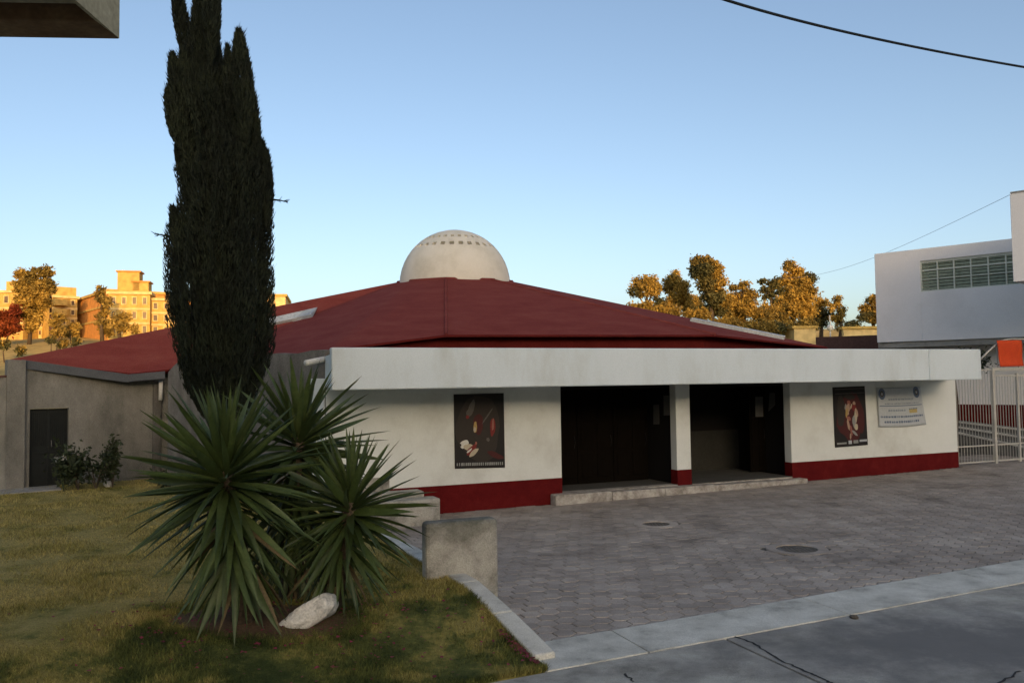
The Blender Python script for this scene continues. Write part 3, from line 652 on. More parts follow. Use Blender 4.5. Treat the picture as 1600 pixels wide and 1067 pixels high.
# ================================================================== POSTERS AND NOTICES ON THE ENTRANCE FRONT
def flatpart(name, pts, mats, parent, n, poly=None):
    b = MB(); b.add([wp(s, z, n) for s, z in pts], [tuple(range(len(pts)))]); return b
def quad_uv(corners):                                                    # photo corners (tl,tr,br,bl) on the wall
    q = [wpx(x, y, .02) for x, y in corners]
    def uv(u, v):
        tl, tr, br, bl = [Vector(c) for c in q]; p = tl.lerp(tr, u).lerp(bl.lerp(br, u), v); return p.x, p.y
    return uv
def blob(b, uv, cu, cv, ru, rv, rot, n, mi, seed=0, k=18):
    pts = []
    for i in range(k):
        a = i*math.tau/k; r = 1+.28*noise.noise((math.cos(a)*1.3+seed*7, math.sin(a)*1.3, seed))
        x, y = math.cos(a)*ru*r, math.sin(a)*rv*r; pts.append(uv(cu+x*math.cos(rot)-y*math.sin(rot), cv+x*math.sin(rot)+y*math.cos(rot)))
    b.mi = mi; b.add([wp(s, z, n) for s, z in pts], [tuple(range(k))])
PC = {k: flat('print_'+k, c) for k, c in dict(black=(.012, .010, .009), dark=(.028, .022, .017), cream=(.42, .37, .27), white=(.55, .55, .50), red=(.16, .018, .015), deep=(.06, .010, .009), yellow=(.38, .27, .09),
      rose=(.26, .10, .075), grey=(.09, .08, .07), sheet=(.46, .50, .53), blue=(.10, .14, .22), cap=(.24, .25, .24), flesh=(.36, .25, .18), pale=(.40, .43, .46), gold=(.45, .36, .14), bluegrey=(.22, .26, .31)).items()}
PK = list(PC); PM = [PC[k] for k in PK]; PI = {k: i for i, k in enumerate(PK)}
def panel(root, uv, back, name='sheet', n=.022, th=.012):
    pts = [uv(0, 0), uv(1, 0), uv(1, 1), uv(0, 1)]; b = MB(); b.hexa([wp(s, z, n-th) for s, z in pts], [wp(s, z, n) for s, z in pts]); return b.build(name, PC[back], root)
uv = quad_uv([(709, 616), (787, 614), (789, 730), (711, 732)])
c_ = wp(*uv(.5, .5), .02)
po = thing('poster', 'tall dark painting poster with pale figure group, left of the church doors', 'poster', c_, 'posters on the church front')
panel(po, uv, 'black'); b = MB(); n0 = .0245
L_ = [(.5, .45, .46, .42, 0, 'dark'), (.34, .2, .05, .12, .5, 'grey'), (.28, .26, .045, .05, 0, 'grey'), (.26, .31, .035, .025, 0, 'red'), (.47, .40, .10, .14, .1, 'deep'), (.41, .45, .035, .075, .05, 'yellow'), (.40, .48, .028, .035, 0, 'cream'),
      (.66, .30, .16, .013, -.75, 'grey'), (.76, .45, .055, .12, .05, 'red'), (.765, .42, .022, .09, .08, 'rose'), (.66, .62, .035, .025, .3, 'grey'), (.18, .67, .09, .05, -.3, 'white'), (.28, .72, .10, .045, .1, 'cream'), (.11, .685, .02, .02, 0, 'dark'),
      (.33, .755, .12, .05, -.55, 'red'), (.37, .79, .10, .032, -.5, 'cream'), (.28, .765, .06, .015, -.5, 'white'), (.42, .665, .02, .02, 0, 'rose'), (.8, .83, .16, .04, .25, 'deep')]
for i, (cu, cv, ru, rv, ro, c) in enumerate(L_): blob(b, uv, cu, cv, ru, rv, ro, n0+.0006*i, PI[c], i)
b.mi = PI['cap']
for i in range(22):                                                      # caption strip: too small to read, short marks
    u = .03+i*.043; w = random.uniform(.018, .036); pts = [uv(u, .925), uv(u+w, .922), uv(u+w, .962), uv(u, .965)]; b.add([wp(s, z, n0+.014) for s, z in pts], [(0, 1, 2, 3)])
stuff(b.build('print', PM, po))
uv = quad_uv([(1301, 605), (1351, 603), (1356, 695), (1305, 699)])
po = thing('poster', 'narrow dark red poster with two pale standing figures, beside the banner', 'poster', wp(*uv(.5, .5), .02), 'posters on the church front')
panel(po, uv, 'black'); b = MB()
L_ = [(.5, .5, .42, .40, 0, 'deep'), (.22, .40, .13, .26, .1, 'dark'), (.82, .55, .10, .26, 0, 'deep'), (.50, .17, .16, .05, .1, 'dark'), (.47, .27, .05, .042, .2, 'rose'), (.63, .29, .045, .04, 0, 'flesh'), (.43, .38, .07, .09, .25, 'flesh'), (.61, .37, .085, .07, -.3, 'red'),
      (.39, .44, .035, .08, .35, 'yellow'), (.55, .44, .09, .06, .2, 'deep'), (.66, .50, .045, .13, .12, 'cream'), (.70, .44, .03, .07, -.4, 'flesh'), (.44, .53, .07, .035, .3, 'rose'), (.60, .60, .05, .11, -.15, 'cap'), (.42, .63, .035, .10, -.25, 'flesh'), (.66, .68, .05, .06, .3, 'cream'), (.50, .73, .03, .09, -.2, 'rose'),
      (.60, .78, .09, .025, .5, 'cap'), (.47, .83, .025, .05, .1, 'flesh'), (.53, .33, .02, .05, .5, 'cream'), (.35, .33, .02, .05, .4, 'cap')]
for i, (cu, cv, ru, rv, ro, c) in enumerate(L_): blob(b, uv, cu, cv, ru, rv, ro, n0+.0006*i, PI[c], i+30)
for u0, u1, v0, v1, c in ((.05, .34, .925, .955, 'cap'), (.40, .50, .90, .96, 'pale'), (.55, .70, .90, .955, 'cap'), (.74, .97, .90, .935, 'pale'), (.05, .95, .03, .045, 'grey'), (.05, .95, .105, .118, 'grey')):
    b.mi = PI[c]; pts = [uv(u0, v0), uv(u1, v0), uv(u1, v1), uv(u0, v1)]; b.add([wp(s, z, n0+.010) for s, z in pts], [(0, 1, 2, 3)])
stuff(b.build('print', PM, po))
# cloth banner with bowed lower hem
uv = quad_uv([(1369, 606), (1437, 604), (1447, 663), (1373, 667)])
ba = thing('banner', 'pale blue cloth banner with lines of writing and two dark emblems, near the right corner', 'banner', wp(*uv(.5, .5), .02))
b = MB(); NU, NV = 24, 16
def bn(u, v): return .03+.012*math.sin(u*9+v*3)+.02*v*math.sin(v*math.pi)*.6
def bv(u, v): return v*(1-.02*math.sin(u*math.pi))+.05*math.sin(u*math.pi)*v
b.add([wp(*uv(i/NU, bv(i/NU, j/NV)), bn(i/NU, j/NV)) for j in range(NV+1) for i in range(NU+1)], [(j*(NU+1)+i, j*(NU+1)+i+1, (j+1)*(NU+1)+i+1, (j+1)*(NU+1)+i) for j in range(NV) for i in range(NU)])
cl_ = b.build('cloth', PC['sheet'], ba, smooth=True); md = cl_.modifiers.new('thick', 'SOLIDIFY'); md.thickness = .004; md.offset = 0
b = MB()
def mark(u0, u1, v0, v1, c):
    b.mi = PI[c]; st = max(1, int((u1-u0)*20))
    for k in range(st):
        a, d = u0+(u1-u0)*k/st, u0+(u1-u0)*(k+1)/st
        b.add([wp(*uv(x, bv(x, y)), bn(x, y)+.0045) for x, y in ((a, v0), (d, v0), (d, v1), (a, v1))], [(0, 1, 2, 3)])
def words(u0, u1, v, hgt, c):
    u = u0
    while u < u1:
        w = random.uniform(.02, .05); mark(u, min(u+w, u1), v-hgt/2*random.uniform(.7, 1), v+hgt/2, c); u += w+random.uniform(.008, .018)
mark(.03, .97, .455, .475, 'blue'); words(.24, .78, .30, .045, 'bluegrey'); words(.15, .9, .41, .03, 'bluegrey'); words(.22, .58, .58, .05, 'bluegrey'); mark(.66, .84, .56, .66, 'gold'); words(.66, .85, .555, .03, 'blue'); words(.04, .96, .74, .05, 'blue'); words(.12, .86, .87, .055, 'blue')
for cu, cv in ((.10, .13), (.88, .11)):
    for r0, c, dn in ((1, 'blue', .0045), (.55, 'grey', .006), (.25, 'pale', .0075)):
        k = 14; pts = [(cu+math.cos(i*math.tau/k)*.075*r0, cv+.03+math.sin(i*math.tau/k)*.15*r0) for i in range(k)]
        b.mi = PI[c]; b.add([wp(*uv(x, y), bn(x, y)+dn) for x, y in pts], [tuple(range(k))])
stuff(b.build('print', PM, ba))
# paper notices on the dark doors
for k, (x0, x1, y0, y1, lab) in enumerate(((1021, 1030, 632, 663, 'pale narrow paper notice, lower left one on the left church door'), (1037, 1047, 618, 649, 'pale narrow paper notice, nearest the central pillar on the left door'),
                                       (1180, 1192, 620, 651, 'pale paper notice on the right church door, left of the curled one'), (1198, 1211, 614, 643, 'curled grey paper notice nearest the right edge of the right door'))):
    side = {0: s2+.04, 1: s2+.04, 3: s4+.19}.get(k); p0_, n_w = (wp(side, 0), -WD) if side else (WO+WN*(DOORN+.03), WN)
    P = [onplane(x, y, p0_, n_w) for x, y in ((x0, y0), (x1, y0-.3), (x1+.3, y1-.3), (x0+.3, y1))]
    b = MB(); ctr = sum(P, Vector())/4; 
    if k == 3: P = [P[0].lerp(P[1], .35), P[1], P[2].lerp(P[1], .35), P[3].lerp(P[2], .2)]
    b.hexa([p for p in P], [p+n_w*.008 for p in P]); o = b.build('notice', flat('paper_%d' % k, (.10, .10, .095)), loc=ctr); tag(o, lab, 'notice', 'notices on the church doors')

# ================================================================== RIGHT: GATE, FENCE, ANNEX
wend = s5+.02
fence = thing('railing', 'white bar railing between the church corner and the gate post', 'railing', wp(wend, .15))
gate = thing('gate', 'white barred metal gate standing at the right edge of the court', 'gate', wp(wend+1.5, .15))
def fpx(px): return wpx(px, 650, -.1)[0]
gz0 = lambda s: cz(wp(s, 0).x)
def bars(root, sa, sb, step, zb, ztop, r=.009):
    s_ = sa+step; proto = None
    while s_ < sb-.02:
        if proto is None:
            p = wp(s_, zb, -.1)
            b = MB(); b.tube([p, p+Vector((0, 0, ztop-zb))], r, 6); proto = b.build('bar', metal_w, root, loc=p-origin(root)); 
        else: copy(proto, root, wp(s_, zb, -.1)-origin(root))
        s_ += step
sg = fpx(1553); sg2 = fpx(1591); sg3 = fpx(1720)
bars(fence, wend, sg-.05, .125, .22, 2.98)
wr_ = math.atan2(WD.y, WD.x)
for zz in (.24, .72, 2.99): MB().box(wp((wend+sg-.05)/2, zz, -.1), (sg-.05-wend, .035, .04), wr_).build('rail', metal_w, fence)
MB().box(wp(sg, 1.55, -.1), (.10, .10, 3.0), wr_).build('post', metal_w, gate, bevel=.006)
MB().box(wp(sg2, 1.5, -.1), (.075, .07, 2.75), wr_).build('post', metal_w, gate, bevel=.006)
MB().box(wp((sg+sg3)/2+.05, 3.0, -.1), (sg3-sg-.0, .07, .09), wr_).build('rail', metal_w, gate)
MB().box(wp((sg+sg3)/2+.05, 2.80, -.1), (sg3-sg-.1, .04, .04), wr_).build('rail', metal_w, gate)
MB().box(wp((sg+sg3)/2+.05, .72, -.1), (sg3-sg-.1, .04, .04), wr_).build('rail', metal_w, gate)
MB().box(wp((sg+sg3)/2+.05, .24, -.1), (sg3-sg-.1, .04, .05), wr_).build('rail', metal_w, gate)
bars(gate, sg+.05, sg2-.03, .125, .26, 2.8); bars(gate, sg2+.04, sg3, .125, .26, 2.8)
s_a = fpx(1536); s_b = sg3; mid_ = (s_a+s_b)/2; hw_ = (s_b-s_a)/2
zt_ = at(1580, 531, wp(fpx(1580), 0, -.1).y).z
b = MB(); pts = []
zb_ = at(1540, 548, wp(fpx(1540), 0, -.1).y).z
for k in range(21):
    s_ = s_a+(s_b-s_a)*k/20; q = (s_-s_a)/(fpx(1585)-s_a); z = zb_-.25+(zt_-zb_+.28)*math.sin(min(1, q)*math.pi/2); pts.append(wp(s_, z, -.1))
b.tube(pts, .028, 8).build('arch_pipe', metal_w, gate, smooth=True)
for s_ in (fpx(1562), fpx(1595), fpx(1650)):
    MB().tube([wp(s_, 3.04, -.1), wp(s_, 3.75, -.1)], .018, 6).build('arch_strut', metal_w, gate)
# orange cloth over the gate
ca0, ca1 = fpx(1558), fpx(1598.5); b = MB(); NU, NV = 12, 10
zc0 = at(1578, 532, wp(fpx(1578), 0, 0).y).z; zc1 = at(1578, 573, wp(fpx(1578), 0, 0).y).z
def oc(u, v):
    sk_ = .10*(v)*(u < .5)*(1-u*2); return wp(ca0+(ca1-ca0)*(u+sk_*.8), zc0+(zc1-zc0)*v+.02*u, -.02+.02*math.sin(u*11+v*2)+.015*math.sin(v*7))
b.add([oc(i/NU, j/NV) for j in range(NV+1) for i in range(NU+1)], [(j*(NU+1)+i, j*(NU+1)+i+1, (j+1)*(NU+1)+i+1, (j+1)*(NU+1)+i) for j in range(NV) for i in range(NU)])
o = b.build('cloth', orange_m, smooth=True, loc=oc(.5, .5)); md = o.modifiers.new('thick', 'SOLIDIFY'); md.thickness = .006
tag(o, 'orange red cloth sheet hung above the white gate', 'cloth')
# ------------------------------------------------------------------ annex: white upper storey with window band
UL = at(1366, 397, 33.0); UR_ = at(1600, 373, 29.4)
an_o = Vector((UL.x, UL.y, 0)); an_d = (Vector((UR_.x, UR_.y, 0))-an_o).normalized(); an_n = Vector((an_d.y, -an_d.x, 0)); an_n = an_n if an_n.y < 0 else -an_n
def xp(s, z, n=0): return an_o+an_d*s+an_n*n+Vector((0, 0, z))
def xpx(px, py, n=0): p = onplane(px, py, an_o+an_n*n, an_n); return (p-an_o).dot(an_d), p.z
annex = thing('annex_building', 'white upper storey building with louvred window band behind the gate', 'building', xp(4, 0))
zt = UL.z; zb = xpx(1379, 535)[1]; AL = 12; AW = .25
w0, zwt = xpx(1437, 408); _, zwb = xpx(1440, 456); w1 = xpx(1600, 440)[0]+1.6
def xseg(a, c, z0, z1, n=0, th=AW, name='wall', m=annex_m, bev=0): return MB().prism([xp(a, 0, n), xp(c, 0, n), xp(c, 0, n-th), xp(a, 0, n-th)], z0, z1).build(name, m, annex, bevel=bev)
xseg(0, w0, zb, zt, bev=.01); xseg(w0+.001, AL, zwt, zt); xseg(w0+.001, AL, zb, zwb); xseg(w1, AL, zwb+.001, zwt-.001)
xseg(.0, .25, zb, zt, -AW-.002, 8, 'wall'); xseg(0, AL, zt-.3, zt-.1, -AW-.003, 8, 'roof')
xseg(0, AL, zb-.22, zb-.002, -.10, 8, 'floor_slab', conc_m)
xseg(w0-.3, AL, zb, zt-.35, -2.0, .1, 'inner_wall', grey_in)
nwin = 6; step = (xpx(1586, 420)[0]-w0)/5.55
for k in range(8):
    a = w0+step*k; c = a+step
    if c > w1+.2: break
    fr = MB(); t_ = .045
    fr.prism([xp(a, 0, -.05), xp(a+t_, 0, -.05), xp(a+t_, 0, -.12), xp(a, 0, -.12)], zwb+.045, zwt-.045)
    H = zwt-zwb
    for f0 in (.0, .30, .62): fr.prism([xp(a+t_, 0, -.055), xp(c, 0, -.055), xp(c, 0, -.115), xp(a+t_, 0, -.115)], zwb+.047+(1-f0)*(H-.13) if f0 else zwt-.046-.05, zwb+.047+(1-f0)*(H-.13)+(.05 if f0 == .3 else .03) if f0 else zwt-.046)
    win = fr.build('window', frame_m, annex)
    # slanted glass louvres inside each light
    pn = MB(); NS = 9
    for i in range(NS):
        z = zwb+.05+(H-.1)*(i+.5)/NS
        pn.add([xp(a+t_+.004, z-.045, -.075), xp(c-.004, z-.045, -.075), xp(c-.004, z+.06, -.11), xp(a+t_+.004, z+.06, -.11)], [(0, 1, 2, 3)])
    pn.build('louvre', glass_m, win)
xseg(w0, w1, zwb+.001, zwb+.045, -.04, .1, 'sill', frame_m); xseg(w0, w1, zwt-.045, zwt-.001, -.04, .1, 'window_head', frame_m)
# lower storey set back, with red dado
lo = -1.7
zdt = xpx(1550, 632, lo)[1]; zdb = xpx(1550, 657, lo)[1]
xseg(.5, AL, 0.2, zb-.223, lo, .2, 'wall', annex_m); xseg(.49, AL, zdb-.3, zdt, lo+.012, .1, 'dado', red_m)
# projecting block at the right
nb = thing('annex_tower', 'white windowless block projecting from the annex, cut by the right picture edge', 'building', xp(6.8, 0, 2.6))
q0 = at(1577.5, 303, 25.6); q1 = at(1588, 440.5, 25.6); qo = Vector((q0.x, q0.y, 0))
MB().prism([qo, qo+an_d*6, qo+an_d*6-an_n*3.6, qo-an_n*3.6+an_d*.25], q1.z, q0.z).build('wall', annex_m, nb, bevel=.015)
MB().prism([qo+an_d*.02+an_n*.02, qo+an_d*6, qo+an_d*6-an_n*3.5, qo-an_n*3.5+an_d*.25], q0.z+.003, q0.z+.05).build('coping', conc_m, nb)
terr_step = mat('dark_terrace_concrete', [(.06, .06, .055), (.11, .11, .10), (.15, .148, .135)], .92, 2, 50, .5, .01)
# terraced steps inside the gate
st = thing('terrace_steps', 'grey concrete terrace steps behind the white bars', 'steps', xp(5, 0, 1))
for k, (ya, yb) in enumerate(((677, 699), (668.5, 684), (660.5, 672))):
    pa = at(1490, ya-1, 29.0+k*.9); pb = at(1600, yb+1, 27.0+k*1.0); d = (pb-pa); pb2 = pa+d*1.8; pa2 = pa-d*.6
    nn_ = Vector((d.y, -d.x, 0)).normalized(); nn_ = nn_ if nn_.y > 0 else -nn_
    b = MB(); b.hexa([Vector((p.x, p.y, 0)) for p in (pa2, pb2, pb2+nn_*1.1, pa2+nn_*1.1)], [pa2, pb2, pb2+nn_*1.1, pa2+nn_*1.1]); b.build('step', terr_step, st, bevel=.015)
    b = MB(); b.hexa([p+Vector((0, 0, .002)) for p in (pa2-nn_*.03, pb2-nn_*.03, pb2+nn_*.12, pa2+nn_*.12)], [p+Vector((0, 0, .05)) for p in (pa2-nn_*.03, pb2-nn_*.03, pb2+nn_*.12, pa2+nn_*.12)]); b.build('nosing', walk_m, st)

# ================================================================== CONCRETE BLOCKS BY THE LAWN
b1 = MB(); pR = ccourt(780, 937); 
pl = onplane(667, 870, pR, Vector((.40, -.917, 0))); bd = Vector((1, .36, 0)).normalized(); bnv = Vector((-bd.y, bd.x, 0))
wB = 113*10.9/1300; zT = 2.85-(808-595.7)*pR.y/1300
pLft = Vector((pR.x, pR.y, 0))-bd*wB*1.02
b1.prism([pLft, Vector((pR.x, pR.y, 0)), Vector((pR.x, pR.y, 0))+bnv*.26, pLft+bnv*.26], -.2, zT)
o = b1.build('concrete_block', block_m, bevel=.05, loc=(pR.x-.5, pR.y, 0)); tag(o, 'weathered upright concrete block at the lawn kerb, the nearest and largest', 'block')
sd = thing('side_steps', 'stack of low concrete steps against the church wall behind the yucca', 'steps', (-2.2, 16.6, 0))
for k, (xr, yt, dd) in enumerate(((688, 778, 16.9), (663, 767, 17.35), (609, 745, 17.7))):
    p = at(xr, yt, dd); q = Vector((p.x, p.y, 0)); l = q-WD*(1.6-.3*k)
    MB().prism([l, q, q-WN*.42, l-WN*.42], -.2, p.z).build('step', block_m, sd, bevel=.03)

# ================================================================== CANOPY OVERHEAD AT TOP LEFT, CABLES
ct = at(187, 62, 5.5); cx, cy, czz = ct.x, ct.y, ct.z
can = thing('concrete_canopy', 'brown concrete canopy corner jutting in at the top left', 'canopy', (cx-2, cy-3, 0))
MB().prism([(cx, cy), (cx-6, cy-.42), (cx-6, cy-.70), (cx-.02, cy-.28)], czz, czz+.5).build('edge_beam', canopy_m, can, bevel=.01)
MB().prism([(cx, cy-.005), (cx-.022, cy-.29), (cx-.07, cy-5), (cx+.02, cy-5)], czz+.004, czz+.5).build('edge_beam', canopy_l, can)
MB().prism([(cx-.03, cy-.30), (cx-6, cy-.72), (cx-6, cy-5), (cx-.08, cy-5)], czz+.105, czz+.45).build('slab', canopy_l, can)
MB().prism([(cx-.15, cy-.62), (cx-6, cy-1.04), (cx-6, cy-1.5), (cx-.18, cy-1.0)], czz+.03, czz+.104).build('beam', canopy_m, can)
MB().prism([(cx-5.9, cy-.8), (cx-5.6, cy-.8), (cx-5.6, cy-1.1), (cx-5.9, cy-1.1)], -.3, czz+.1).build('column', canopy_m, can)
MB().prism([(cx-5.9, cy-4.8), (cx-5.6, cy-4.8), (cx-5.6, cy-4.5), (cx-5.9, cy-4.5)], -.3, czz+.1).build('column', canopy_m, can)
c0, c1, c2 = at(1120, -4, 9.0), at(1350, 57, 10.4), at(1610, 107, 12.0)
pts = []
for k in range(-14, 40):
    t_ = k/20; pts.append(c0*((1-t_)*(1-2*t_))+c1*(4*t_*(1-t_))+c2*(t_*(2*t_-1)))
o = MB().tube(pts, .017, 8).build('overhead_cable', cable_m, smooth=True, loc=c1); tag(o, 'thick black cable sagging across the upper right sky', 'cable')
w0_, w1_ = at(1577, 305, 25.7), at(1200, 436, 62)
pts = [w0_.lerp(w1_, k/20)-Vector((0, 0, .8*math.sin(k/20*math.pi))) for k in range(21)]
o = MB().tube(pts, .007, 5).build('thin_wire', flat('grey_wire', (.22, .25, .30)), loc=w0_); tag(o, 'thin pale wire running from the annex block down to the far trees', 'wire')

# ================================================================== PLANTS
def leafcloud(C, size, up=0.0, k=4):
    """diamond leaves at centres C; size scalar or array"""
    n = len(C); A = rng.normal(size=(n, 3)); A[:, 2] += up; A /= np.linalg.norm(A, axis=1, keepdims=True)
    B = rng.normal(size=(n, 3)); B -= A*(A*B).sum(1, keepdims=True); B /= np.linalg.norm(B, axis=1, keepdims=True)
    s = (size*rng.uniform(.6, 1.3, n))[:, None]
    return np.stack([C-A*s, C+B*s*.45, C+A*s, C-B*s*.45], 1)
# ------------------------------------------------------------------ cypress
CYD = 13.0
cyp = thing('cypress_tree', 'tall dark columnar cypress rising behind the yuccas', 'tree', (at(345, 800, CYD).x, CYD, .35))
prof = [(655, 318, 388), (630, 303, 396), (610, 290, 404), (580, 280, 418), (550, 274, 424), (520, 270, 426), (480, 267, 426), (440, 265, 425), (400, 264, 423), (375, 264, 423), (355, 270, 423), (335, 280, 424), (300, 283, 424), (275, 277, 421), (262, 288, 418), (240, 290, 412), (210, 284, 404), (185, 275, 396), (160, 268, 388), (130, 275, 372), (105, 288, 352), (80, 290, 346), (50, 298, 342), (20, 302, 341), (-10, 305, 338), (-50, 312, 332), (-90, 320, 326)]
spind = [  # x top, y top, x bottom, y bottom, half width px
    (271, -40, 300, 130, 12), (269, 85, 296, 230, 16), (264, 138, 300, 262, 19), (373, 48, 385, 230, 17), (355, 72, 362, 200, 9), (394, 140, 404, 260, 8), (275, 228, 298, 300, 9), (416, 235, 418, 360, 10), (409, 220, 414, 300, 8), (269, 324, 296, 440, 12), (285, 78, 292, 170, 10), (332, -60, 330, 100, 14), (316, -80, 318, 60, 12)]
pys = np.array([p[0] for p in prof][::-1], float); Ls = np.array([p[1] for p in prof][::-1], float); Rs = np.array([p[2] for p in prof][::-1], float)
mpp = CYD/F_PX
def cy_world(px, py, dy, dc=0):
    P = np.stack([px-800, 533.5-py, np.full_like(px, -F_PX)], 1) @ np.array(CM).T
    k = (CYD+dy)/P[:, 1]; 
    P0 = P*((CYD+dc)/P[:, 1])[:, None]; P0[:, 1] += dy; P0[:, 2] += EYE.z; return P0
C_ = []; OUT = []
NB_ = 110000
py = rng.uniform(-88, 652, NB_); a = rng.uniform(0, math.tau, NB_); Lx = np.interp(py, pys, Ls); Rx = np.interp(py, pys, Rs)
cxp, hw = (Lx+Rx)/2, (Rx-Lx)/2
fl = np.array([1.5*noise.noise((math.cos(t)*3.4+4, math.sin(t)*3.4, y*.0032)) for t, y in zip(a, py)]) + .5*np.array([noise.noise((math.cos(t)*6, math.sin(t)*6+3, y*.010)) for t, y in zip(a, py)])
fl = fl+.35*np.array([noise.noise((math.cos(t)*9, math.sin(t)*9+7, y*.035)) for t, y in zip(a, py)])
rr = np.clip(.94+.20*fl, .72, 1.05)*np.sqrt(rng.uniform(.62, 1, NB_))
C_.append(cy_world(cxp+np.cos(a)*hw*rr, py, np.sin(a)*hw*rr*mpp*.9)); OUT.append(np.stack([np.cos(a), np.sin(a)], 1))
for (xt, yt, xb, yb, hwm) in spind:
    k = int((yb-yt)*hwm*2.8); t = rng.random(k); wv = hwm*np.minimum(1, np.sqrt(t*2.6))*np.clip((1-t)*2.2+.15, 0, 1); a = rng.uniform(0, math.tau, k); r = np.sqrt(rng.uniform(.1, 1, k))
    C_.append(cy_world(xt+(xb-xt)*t+np.cos(a)*wv*r, yt+(yb-yt)*t, np.sin(a)*wv*r*mpp, float(rng.choice([-.35, -.15, .1])))); OUT.append(np.stack([np.cos(a), np.sin(a)], 1))
C_ = np.concatenate(C_); OUT = np.concatenate(OUT); n = len(C_)
T = np.stack([OUT[:, 0]*.28+rng.normal(0, .24, n), OUT[:, 1]*.28+rng.normal(0, .24, n), np.ones(n)], 1); T /= np.linalg.norm(T, axis=1, keepdims=True)
Bv = rng.normal(size=(n, 3)); Bv -= T*(T*Bv).sum(1, keepdims=True); Bv /= np.linalg.norm(Bv, axis=1, keepdims=True)
ln = rng.uniform(.03, .095, n)[:, None]*np.where(rng.random(n) < .06, 1.7, 1)[:, None]; wd_ = rng.uniform(.005, .012, n)[:, None]
V = np.stack([C_-T*ln*.6, C_+Bv*wd_-T*ln*.1, C_+T*ln, C_-Bv*wd_-T*ln*.1], 1)
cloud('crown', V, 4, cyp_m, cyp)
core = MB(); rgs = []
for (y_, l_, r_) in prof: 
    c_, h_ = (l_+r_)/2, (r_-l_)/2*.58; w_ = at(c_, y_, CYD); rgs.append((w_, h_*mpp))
core.tube([p for p, _ in rgs], [r for _, r in rgs], 14); core.build('core_fill', flat('cypress_core_shade', (.008, .009, .005), .95), cyp)  # dark core added against see-through; inner shade put into its colour
MB().tube([(at(345, 800, CYD).x, CYD, .1), (at(346, 700, CYD).x, CYD, 1.6), (at(346, 600, CYD).x, CYD, 3.2)], [.22, .19, .15], 10).build('trunk', bark_m, cyp, smooth=True)
for pts_ in ([(420, 312), (436, 313), (450, 316)], [(272, 372), (258, 368), (243, 366)]):
    tw = MB(); tw.tube([at(x, y, CYD-.1) for x, y in pts_], [.02, .012, .005], 5)
    for k in range(22):
        t_ = random.random(); i = 0 if t_ < .5 else 1; f = t_*2-i; p = at(pts_[i][0]+(pts_[i+1][0]-pts_[i][0])*f, pts_[i][1]+(pts_[i+1][1]-pts_[i][1])*f, CYD-.1)
        e = p+Vector((random.uniform(-.02, .09)*(1 if pts_[0][0] > 345 else -1), random.uniform(-.06, .06), random.uniform(-.05, .06))); tw.tube([p, e], [.008, .002], 4)
    tw.build('twig', cyp_m, cyp)
# ------------------------------------------------------------------ yuccas
def yleaf(droop, fold):
    b = MB(); n_s = 7; vs = []
    for i in range(n_s+1):
        t = i/n_s; w = .050*(min(1, .45+t*2.2))*(1-t**2.4)**.9+.0006; y = t; z = -droop*t*t
        vs += [(-w, y, z+fold*w), (0, y, z), (w, y, z+fold*w)]
    fs = []
    for i in range(n_s):
        for k in range(2): fs.append((3*i+k, 3*i+k+1, 3*i+3+k+1, 3*i+3+k))
    b.add(vs, fs); return b
YM = []
for dr in (.02, .10, .22, .40):
    o = yleaf(dr, .55).build('leaf', yuc_m, smooth=True); YM.append(o.data); bpy.data.objects.remove(o)
o = yleaf(.12, .8).build('leaf', dry_m, smooth=True); YD = o.data; bpy.data.objects.remove(o)
def put_leaf(root, base, d, L, me, w=1.0):
    o = bpy.data.objects.new('leaf', me); COL.objects.link(o); o.parent = root
    Yv = d.normalized(); X = Yv.cross(Vector((0, 0, 1)))
    if X.length < .05: X = Vector((random.uniform(-1, 1), random.uniform(-1, 1), 0))
    X.normalize(); Zv = X.cross(Yv); q = Matrix((X, Yv, Zv)).transposed()
    q = q @ Matrix.Rotation(random.gauss(0, .55), 3, 'Y') @ Matrix.Rotation(random.gauss(0, .06), 3, 'Z')
    M4 = Matrix.Translation(Vector(base)-origin(root)) @ q.to_4x4() @ Matrix.Diagonal((L*w, L, L, 1)); o.matrix_local = M4; return o
def yucca(label, base, head, L, ncrown, nskirt, lean=0, skirt_len=1.4):
    base = Vector(base); head = Vector(head); root = thing('yucca_plant', label, 'yucca', base, 'yucca plants on the lawn')
    ax = (head-base); H = ax.length
    MB().tube([base-Vector((0, 0, .1)), base.lerp(head, .5)+Vector((.03, 0, 0)), head+Vector((0, 0, .05))], [.13, .10, .075], 9).build('trunk', bark_m, root, smooth=True)
    ga = math.pi*(3-math.sqrt(5)); ph = random.random()*6
    for k in range(ncrown):
        f = (k+.5)/ncrown; th = R(6+112*f**.85)+random.gauss(0, .07); az = k*ga+ph
        d = Vector((math.sin(th)*math.cos(az), math.sin(th)*math.sin(az), math.cos(th)))
        b0 = head+Vector((d.x*.05, d.y*.05, .12-.32*f))
        m = YM[0] if f < .45 else YM[random.choice((0, 1, 1))] if f < .75 else YM[random.choice((1, 2))]
        put_leaf(root, b0, d, L*random.uniform(.82, 1.08)*(.86+.2*math.sin(f*math.pi)), m, random.uniform(.8, 1.15))
    for k in range(nskirt):
        f = (k+.5)/nskirt; th = R(108+42*f)+random.gauss(0, .10); az = k*ga+ph+1
        d = Vector((math.sin(th)*math.cos(az), math.sin(th)*math.sin(az), math.cos(th)))
        b0 = head.lerp(base, .06+.62*f)+Vector((d.x*.08, d.y*.08, 0))
        L1 = min(L*random.uniform(.7, 1.0), max(.35, (b0.z-lz(base.x, base.y)-.02)/max(.15, -d.z)*.98))
        put_leaf(root, b0, d, L1, YD if random.random() < .05+.18*f*f else YM[random.choice((0, 1, 1, 2))], random.uniform(.8, 1.1))
    return root
